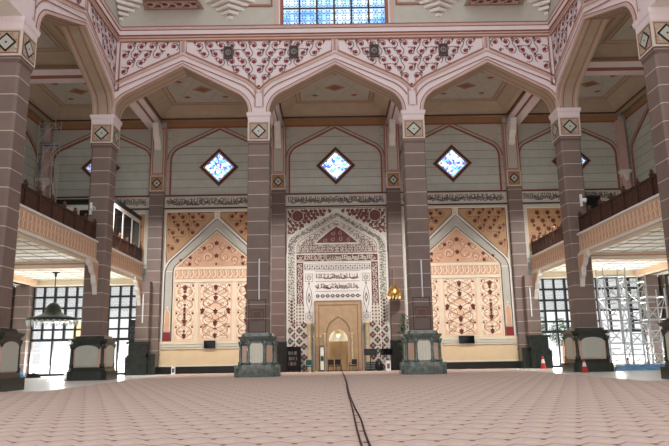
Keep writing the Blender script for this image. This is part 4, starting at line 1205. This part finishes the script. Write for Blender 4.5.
# outside: low walls and trees glimpsed through the glass
for (x, y, w_, h, m, lb) in ((-25.2, 66, 3.6, 5.0, 'outwall', 'sandy wall outside beyond the left glazing'), ):
    g = G(); g.box(x-w_/2, x+w_/2, y, y+.6, 0, h, m); g.box(x-w_/2-.1, x+w_/2+.1, y-.1, y+.7, h, h+.2, 'cream'); prop(g.build('garden_wall'), lb, 'wall')
def tree(x, y, h, lb):
    o = empty('tree', (x, y, -.02), lb, 'tree', 'trees outside the right glazing')
    g = G(); g.tube((0,0,0), (.1,0,h*.5), .16, 'brownvine', 8, .1); g.tube((.1,0,h*.45), (.6,0,h*.7), .07, 'brownvine', 6, .04); g.tube((.1,0,h*.4), (-.5,.2,h*.7), .07, 'brownvine', 6, .04); g.build('trunk', o)
    g = G(); rr = random.Random(int(x*10))
    for i in range(700):
        t = rr.uniform(0, 2*PI); f = rr.uniform(-1, 1); q_ = rr.random()**.4
        r_ = h*.28*q_*math.sqrt(1-f*f); z = h*.68+f*h*.32*q_
        c_ = Vector((r_*math.cos(t), r_*math.sin(t), z)); a = Vector((rr.uniform(-1,1), rr.uniform(-1,1), rr.uniform(-1,1))).normalized(); b = a.orthogonal().normalized(); s_ = rr.uniform(.1, .22)
        g.face([c_+a*s_, c_+b*s_*.5, c_-a*s_, c_-b*s_*.5], 'leaf')
    g.build('crown', o)
tree(20.6, 68, 5.6, 'leafy green tree outside, left part of the right glazing')
tree(24.6, 71, 5.0, 'leafy green tree outside, behind the scaffold tower')

# ------------------------------------------------------------------ chandeliers under the gallery
def chandelier(x, y, zc, lb):
    o = empty('dome_chandelier', (x, y, zc), lb, 'chandelier')
    g = G(); g.tube((0,0,0), (0,0,-2.4), .035, 'lampgreen'); g.lathe([(.3, 0), (.26, -.06), (.1, -.12), (.08, -.35)], 'lampgreen', 12); g.build('stem', o, True)
    g = G(); g.lathe([(.05, -2.3), (.3, -2.4), (.5, -2.65), (.58, -3.0), (.8, -3.2), (1.45, -3.4), (1.85, -3.5), (1.85, -3.64), (1.8, -3.68)], 'lampgreen', 24); g.build('dome', o, True)
    for t in range(28):
        a = 2*PI*t/28; g = G(); g.tube((1.78*math.cos(a), 1.78*math.sin(a), -3.66), (1.74*math.cos(a), 1.74*math.sin(a), -4.05), .075, 'crystal', 6, .02); g.build('crystal_drop', o)
    g = G(); g.lathe([(1.2, -3.68), (1.2, -3.76), (1.0, -3.8)], 'crystal', 20); g.build('glass_bowl', o, True)
    return o
chandelier(-21.5, 48.5, 7.95, 'dark green domed chandelier with white crystal fringe under the left gallery')
o = empty('hanging_lamp', (4.95, 56.0, 7.2), 'small golden bowl lamp hanging beside the pier right of the mihrab', 'lamp')
g = G(); g.tube((0,0,1.6), (0,0,0), .02, 'gold'); g.tube((0,0,1.6), (0,.78,1.6), .03, 'gold'); g.build('chain', o)
g = G(); g.lathe([(.04, .1), (.3, .0), (.6, -.5), (.62, -.75), (.5, -.9)], 'gold', 16); g.build('bowl', o, True)
for t in range(10):
    a = 2*PI*t/10; g = G(); g.tube((.52*math.cos(a), .52*math.sin(a), -.85), (.5*math.cos(a), .5*math.sin(a), -1.1), .03, 'lampglow', 5, .01); g.build('glass_drop', o)

# ------------------------------------------------------------------ scaffold towers
def scaffold(x, y, z0, w, dpt, lifts, lh, lb, planks, steps=True, r=.05):
    o = empty('scaffold_tower', (x, y, z0), lb, 'scaffolding', 'metal scaffold towers')
    H = lifts*lh
    for sx in (0, w):
        for sy in (0, dpt):
            g = G(); g.tube((sx, sy, 0.02), (sx, sy, H+.9), r, 'alu', 6); g.build('upright', o)
            g = G(); g.tube((sx, sy, 0), (sx, sy, .05), .1, 'alu', 8); g.build('foot_plate', o)
    def bar(nm, a_, b_, q_):
        g = G(); g.tube(a_, b_, q_, 'alu', 5); g.build(nm, o)
    for i in range(lifts+1):
        z = min(.25+i*lh, H+.6)
        for sy in (0, dpt): bar('ledger', (0, sy, z), (w, sy, z), r*.9)
        for sx in (0, w): bar('ledger', (sx, 0, z), (sx, dpt, z), r*.9)
        if steps and i < lifts:
            for q in range(1, 4): bar('rung', (0, 0, z+q*lh/4), (w*(.45 if q % 2 else 1), 0, z+q*lh/4), r*.7)
        if i < lifts:
            bar('cross_brace', (0, 0, z), (w, 0, z+lh), r*.7); bar('cross_brace', (w, dpt, z), (0, dpt, z+lh), r*.7)
            bar('cross_brace', (0, 0, z), (0, dpt, z+lh), r*.7); bar('cross_brace', (w, dpt, z), (w, 0, z+lh), r*.7)
    for i in planks:
        g = G(); z = .25+i*lh
        for q in range(3): g.box(.02, w-.02, .06+q*dpt/3, dpt/3*(q+1)-.02, z+.02, z+.07, 'alu' if q % 2 else 'greyplastic')
        g.build('deck', o)
    return o
scaffold(20.4, 49.0, 0, 1.7, 1.3, 4, 1.7, 'scaffold tower under the right gallery, nearest the corner pier, tallest one', (3, 4))
scaffold(22.3, 49.6, 0, 1.6, 1.3, 4, 1.6, 'middle scaffold tower under the right gallery with white sheets beneath', (2,))
scaffold(24.1, 50.2, 0, 1.5, 1.3, 3, 1.75, 'lower scaffold tower rightmost under the right gallery by the brown pilaster', (2,))
scaffold(-26.4, 54.3, 9.6, 1.4, 1.2, 7, 1.75, 'tall thin scaffold tower standing on the left gallery in the corner', (6,), True, .03)

def tarp(name, x0, x1, y0, y1, h, m, lb, seed):
    g = G(); nx, ny = 36, 12; rr = random.Random(seed); k0 = 0
    ph = [(rr.uniform(1, 5), rr.uniform(1, 5), rr.uniform(0, 6), rr.uniform(.3, 1)) for _ in range(7)]
    Z = {}
    for i in range(nx+1):
        for j in range(ny+1):
            u, v = i/nx, j/ny; e = min(1, min(u, 1-u)*6)*min(1, min(v, 1-v)*4)
            z = sum(a[3]*abs(math.sin(a[0]*u*6+a[1]*v*3+a[2])) for a in ph)/7
            Z[i, j] = (x0+(x1-x0)*u+.12*math.sin(j*1.7+i*.8), y0+(y1-y0)*v+.1*math.sin(i*1.3), .01+h*e*z*1.6)
    for i in range(nx):
        for j in range(ny): g.face([Z[i,j], Z[i+1,j], Z[i+1,j+1], Z[i,j+1]], m)
    prop(g.build(name), lb, 'sheet', 'plastic sheets on the floor')
tarp('tarpaulin', 19.3, 27.0, 45.9, 48.4, .5, 'bluesheet', 'crumpled blue tarpaulin on the floor in front of the scaffold towers', 1)
tarp('plastic_sheet', 20.6, 26.4, 48.5, 50.6, .5, 'whitesheet', 'crumpled white plastic sheet on the floor beneath the scaffold towers', 2)
tarp('tarpaulin', -26.6, -25.2, 51.5, 53.0, .7, 'bluesheet', 'bundled blue tarpaulin by the pilaster in the far left corner', 3)
tarp('plastic_sheet', -25.1, -24.2, 52.4, 53.4, .4, 'metal', 'dark bundled sheet right of the blue one in the far left corner', 4)

# ------------------------------------------------------------------ traffic cones
def cone(x, y, lb, s=1.0):
    o = empty('traffic_cone', (x, y, 0.0 if abs(x) > 14 else .03), lb, 'traffic cone', 'traffic cones'); o.scale = (s, s, s)
    g = G(); g.prism(chsq(.48, .06), 0, .05, 'conered'); g.build('base', o)
    g = G(); g.lathe([(.19, .05), (.135, .4)], 'conered', 14); g.lathe([(.085, .68), (.045, .9)], 'conered', 14); g.build('cone_body', o, False)
    g = G(); g.lathe([(.137, .4), (.087, .68)], 'conewhite', 14); g.build('reflective_band', o, False)
cone(17.1, 54.8, 'traffic cone by the dark stepped base at the right end of the back wall', 1.15)
cone(16.35, 43.9, 'red and white traffic cone against the far right corner pier base')
cone(21.3, 48.3, 'red and white traffic cone standing among the tarpaulins under the scaffold')

# ------------------------------------------------------------------ screens on the walls
for x, z, lb in ((-11.34, 2.5, 'black wall mounted television on the ledge left of the mihrab'), (11.3, 2.55, 'black wall mounted television on the ledge right of the mihrab, the larger one')):
    w_ = .5 if x < 0 else .68
    o = empty('television', (x, YB-.2, z), lb, 'television', 'wall televisions')
    g = G(); g.box(-w_, w_, -.12, -.02, -.34, .34, 'blackplastic'); g.build('housing', o)
    g = G(); g.box(-w_+.05, w_-.05, -.14, -.12, -.29, .29, 'screen'); g.build('screen', o)
    g = G(); g.box(-.15, .15, -.02, .2, -.12, .12, 'metal'); g.build('mount', o)
o = empty('floor_marker_box', (-14.3, 56.6, 0.0), 'small white standing box by the skirting under the left floral panel', 'box')
g = G(); g.box(-.14, .14, -.15, .15, 0, .66, 'whiteplastic'); g.build('body', o); g = G(); g.box(-.08, .08, -.16, -.15, .15, .5, 'black'); g.build('dark_slot', o)

# ------------------------------------------------------------------ furniture by the mihrab
o = empty('bookshelf', (-3.9, 56.7, .03), 'tall black open bookshelf left of the mihrab niche', 'bookshelf')
g = G(); g.box(-.62, -.56, -.22, .25, 0, 2.1, 'blackplastic'); g.box(.56, .62, -.22, .25, 0, 2.1, 'blackplastic'); g.box(-.56, .56, .2, .25, 0, 2.1, 'blackplastic'); g.build('frame', o)
for z in (.05, .5, .95, 1.4, 1.85, 2.1):
    g = G(); g.box(-.62 if z > 2 else -.56, .62 if z > 2 else .56, -.22, .2 if z < 2 else .25, z, z+.04, 'blackplastic'); g.build('shelf', o)
bk = ['maroon', 'green', 'vine', 'ink', 'tealfabric']; n_b = 0
for zi, z in enumerate((.54, .99, 1.44)):
    x = -4.4
    for b_ in range(7):
        w_ = .07+.03*((b_*7+zi*3) % 3); h_ = .28+.03*((b_+zi) % 3)
        g = G(); g.box(0, w_, 0, .2, 0, h_, bk[(b_+zi) % 5]); ob = g.build('book'); ob.location = (x, 56.55, z+.03)
        prop(ob, ('worn bound book in the row on the %s shelf of the black bookshelf' % ('lower', 'middle', 'upper')[zi]), 'book', 'books on the %s shelf' % ('lower', 'middle', 'upper')[zi]); x += w_+.015
def chair(x, y, rz, m, lb, cat='chair', arms=False):
    o = empty('chair', (x, y, .03), lb, cat, None, rz)
    g = G(); g.box(-.25, .25, -.25, .25, .42, .5, m); g.build('seat', o)
    g = G(); g.box(-.25, .25, .2, .27, .55, 1.0, m); g.build('backrest', o)
    for sx in (-.21, .21):
        for sy in (-.21, .22):
            g = G(); g.tube((sx*1.1, sy*1.1, 0), (sx, sy, .42 if sy < 0 else .56), .022, 'metal', 6); g.build('leg', o)
        if arms:
            g = G(); g.tube((sx*1.15, -.2, .7), (sx*1.15, .24, .7), .025, m, 6); g.tube((sx*1.15, -.2, .42), (sx*1.15, -.2, .7), .02, 'metal', 6); g.build('armrest', o)
chair(-2.55, 55.9, .2, 'tealfabric', 'teal upholstered chair in front of the left marble column', arms=False)
chair(-.7, 56.2, PI, 'blackplastic', 'black chair at the left side of the prayer niche')
chair(-.05, 56.3, PI-.2, 'blackplastic', 'black chair in the middle of the prayer niche opening')
chair(1.2, 56.1, -.6, 'metal', 'dark metal armchair at the right side of the prayer niche', arms=True)
o = empty('glass_lectern', (-1.45, 56.5, .03), 'tall narrow glass case with pale green shine, left of the niche', 'glass case')
g = G(); g.box(-.18, .18, -.12, .12, 0, .12, 'metal'); g.box(-.2, -.16, -.12, .12, .12, 2.1, 'metal'); g.box(.16, .2, -.12, .12, .12, 2.1, 'metal'); g.box(-.2, .2, -.12, .12, 2.1, 2.18, 'metal'); g.build('frame', o)
g = G(); g.box(-.16, .16, -.05, .05, .12, 2.1, 'panelcream'); g.build('pale_panel', o)
g = G(); g.box(-.12, .12, -.08, -.05, .9, 1.3, 'leaf'); g.build('green_panel', o)
for x, lb in ((2.72, 'black monitor on a floor stand before the right marble column'), (4.1, 'black monitor on a floor stand at the right end of the mihrab wall')):
    o = empty('monitor_stand', (x, 56.0, .03), lb, 'monitor', 'monitors on floor stands')
    g = G(); g.box(-.55, .55, -.05, .05, 1.3, 1.85, 'blackplastic'); g.build('housing', o)
    g = G(); g.box(-.5, .5, -.06, -.05, 1.35, 1.8, 'screen'); g.build('screen', o)
    g = G(); g.tube((0, .05, .05), (0, .05, 1.4), .04, 'metal', 8); g.build('pole', o)
    g = G(); g.box(-.35, .35, -.25, .25, 0, .05, 'metal'); g.build('foot', o)
o = empty('equipment_rack', (2.75, 56.42, .03), 'low black equipment rack behind the monitor near the right column', 'rack')
g = G(); g.box(-.4, .4, -.2, .2, 0, .75, 'blackplastic'); g.build('body', o)
for z in (.15, .35, .55): g = G(); g.box(-.35, .35, -.22, -.2, z, z+.12, 'greyplastic'); g.build('drawer_front', o)
o = empty('round_case', (3.45, 56.2, .03), 'black rounded bag on the floor between the two monitors', 'bag')
g = G(); g.lathe([(.25, 0), (.34, .15), (.34, .5), (.22, .75), (.1, .85)], 'blackplastic', 14); g.build('body', o, True)
g = G(); g.path([(-.12, 0, .82), (-.1, 0, .98), (.1, 0, .98), (.12, 0, .82)], .02, 'metal'); g.build('handle', o)
o = empty('air_purifier', (4.15, 55.4, .03), 'white upright appliance in front of the rightmost monitor stand', 'appliance')
g = G(); g.prism(chsq(.42, .08), 0, .85, 'whiteplastic'); g.prism(chsq(.36, .08), .85, .9, 'greyplastic'); g.build('body', o)
g = G(); g.box(-.12, .12, -.23, -.21, .2, .6, 'greyplastic'); g.build('grille', o)
# slender candle holder lamp
o = empty('floor_candelabra', (-2.05, 56.4, .03), 'thin standing candelabra with small arms left of the niche', 'candelabra')
g = G(); g.lathe([(.2, 0), (.18, .04), (.03, .08), (.02, 2.9)], 'gold', 10); g.build('stand', o)
for x in (-.45, -.15, .15, .45):
    g = G(); g.path([(0,0,2.6), (x, 0, 2.75), (x, 0, 2.95)], .018, 'gold'); g.lathe([(.05, 2.95), (.09, 3.05)], 'crystal', 8, x, 0); g.build('arm', o)
# plant beside the pier
o = empty('potted_plant', (5.9, 54.2, 0.03), 'tall potted plant with dark leaves behind the pier right of the mihrab', 'plant')
g = G(); g.lathe([(.25, 0), (.36, .5), (.4, .6), (.34, .6)], 'potgrey', 14); g.build('pot', o, True)
g = G(); g.tube((0,0,.5), (.05,0,2.6), .04, 'brownvine'); g.build('stem', o)
g = G(); rr = random.Random(4)
for i in range(220):
    t = rr.uniform(0, 2*PI); z = rr.uniform(1.5, 4.6); r_ = rr.uniform(.05, .65)*(1-abs(z-3)/2.6)
    c_ = Vector((-.3+r_*math.cos(t), r_*math.sin(t), z)); d = Vector((math.cos(t), math.sin(t), rr.uniform(-.5, .8))).normalized(); n_ = d.orthogonal().normalized()
    g.face([c_, c_+d*.2+n_*.06, c_+d*.42, c_+d*.2-n_*.06], 'leaf')
g.build('foliage', o)

# ------------------------------------------------------------------ cables on the carpet
def cable(pts, lb):
    g = G(); pp = [Vector((x, y, .05)) for x, y in pts]
    out = []
    for i in range(len(pp)-1):
        p0 = pp[max(0, i-1)]; p1 = pp[i]; p2 = pp[i+1]; p3 = pp[min(len(pp)-1, i+2)]
        for t in range(5):
            t /= 5; out.append(.5*((2*p1)+(-p0+p2)*t+(2*p0-5*p1+4*p2-p3)*t*t+(-p0+3*p1-3*p2+p3)*t**3))
    out.append(pp[-1]); g.path(out, .02, 'cable', 6); prop(g.build('cable', None, True), lb, 'cable', 'cables down the middle of the carpet')
cable([(.20, 55.1), (.19, 46), (.13, 34), (.02, 25.7), (-.01, 19.5), (-.05, 15.8), (-.08, 13.0), (-.09, 11.1), (-.09, 8.5)], 'dark cable along the carpet from the niche, strand ending leftmost at the picture bottom')
cable([(.25, 54.9), (.24, 46), (.18, 34), (.07, 25.7), (.05, 19.8), (.06, 17.2), (.08, 15.0), (.05, 12.7), (.04, 11.1), (.05, 8.5)], 'dark cable along the carpet from the niche, strand ending rightmost at the picture bottom')

# ------------------------------------------------------------------ world, camera
w = bpy.data.worlds.new('sky'); bpy.context.scene.world = w; w.use_nodes = True
nt = w.node_tree; bg = nt.nodes['Background']
bg.inputs[0].default_value = (.98, .98, 1.0, 1); bg.inputs[1].default_value = 1.15
# daylight from behind the mosque: falls through the glazed walls onto the aisle floors
L = bpy.data.lights.new('sun', 'SUN'); L.energy = 16; L.angle = .03; L.color = (1, .96, .9)
lo = bpy.data.objects.new('sun', L); C.objects.link(lo); lo.rotation_euler = (math.radians(-42), 0, 0)
# area lights added outside the lower glazing to stand in for sunlit terrace light
for sg in (-1, 1):
    for loc, rot, sx in (((sg*22.4, YB+3.2, .4), (math.radians(-112), 0, 0), 9), ((sg*(XL+3.0), 51.5, .4), (math.radians(112), 0, sg*math.radians(90)), 9)):
        L = bpy.data.lights.new('terrace_fill_light', 'AREA'); L.shape = 'RECTANGLE'; L.size = sx; L.size_y = 3; L.energy = 3600; L.color = (1, .98, .94)
        lo = bpy.data.objects.new('terrace_fill_light', L); C.objects.link(lo); lo.location = loc; lo.rotation_euler = rot
# fill lights added behind the arcade piers to brighten the lower back wall
for x in (-17.4, -5.8, 5.8, 17.4):
    L = bpy.data.lights.new('aisle_fill_light', 'AREA'); L.shape = 'RECTANGLE'; L.size = 1.6; L.size_y = .5; L.energy = 440; L.color = (1, .97, .92); L.spread = math.radians(100)
    lo = bpy.data.objects.new('aisle_fill_light', L); C.objects.link(lo); lo.location = (x, YR+2.4, 14.5); lo.rotation_euler = (math.radians(36), 0, 0)

cam = bpy.data.cameras.new('camera'); co = bpy.data.objects.new('camera', cam); C.objects.link(co)
f, pi_, ro_, ya, cx = 639.038, .202, .0169, .0062, -.5333
cam.sensor_width = 36; cam.sensor_fit = 'HORIZONTAL'; cam.lens = 36*f/669; cam.clip_end = 500
r0 = Vector((math.cos(ya), -math.sin(ya), 0)); fw = Vector((math.sin(ya)*math.cos(pi_), math.cos(ya)*math.cos(pi_), math.sin(pi_))); u0 = r0.cross(fw)
c_, s_ = math.cos(ro_), math.sin(ro_)
xr = r0*c_-u0*s_; yr = r0*s_+u0*c_; zr = -fw
m = Matrix((xr, yr, zr)).transposed().to_4x4(); m.translation = Vector((cx, 0, 1.5)); co.matrix_world = m
S = bpy.context.scene; S.camera = co
S.view_settings.view_transform = 'Standard'; S.view_settings.look = 'None'; S.view_settings.gamma = 1; S.view_settings.use_curve_mapping = False
S.view_settings.exposure = 0.14
S.cycles.max_bounces = 10; S.cycles.diffuse_bounces = 5
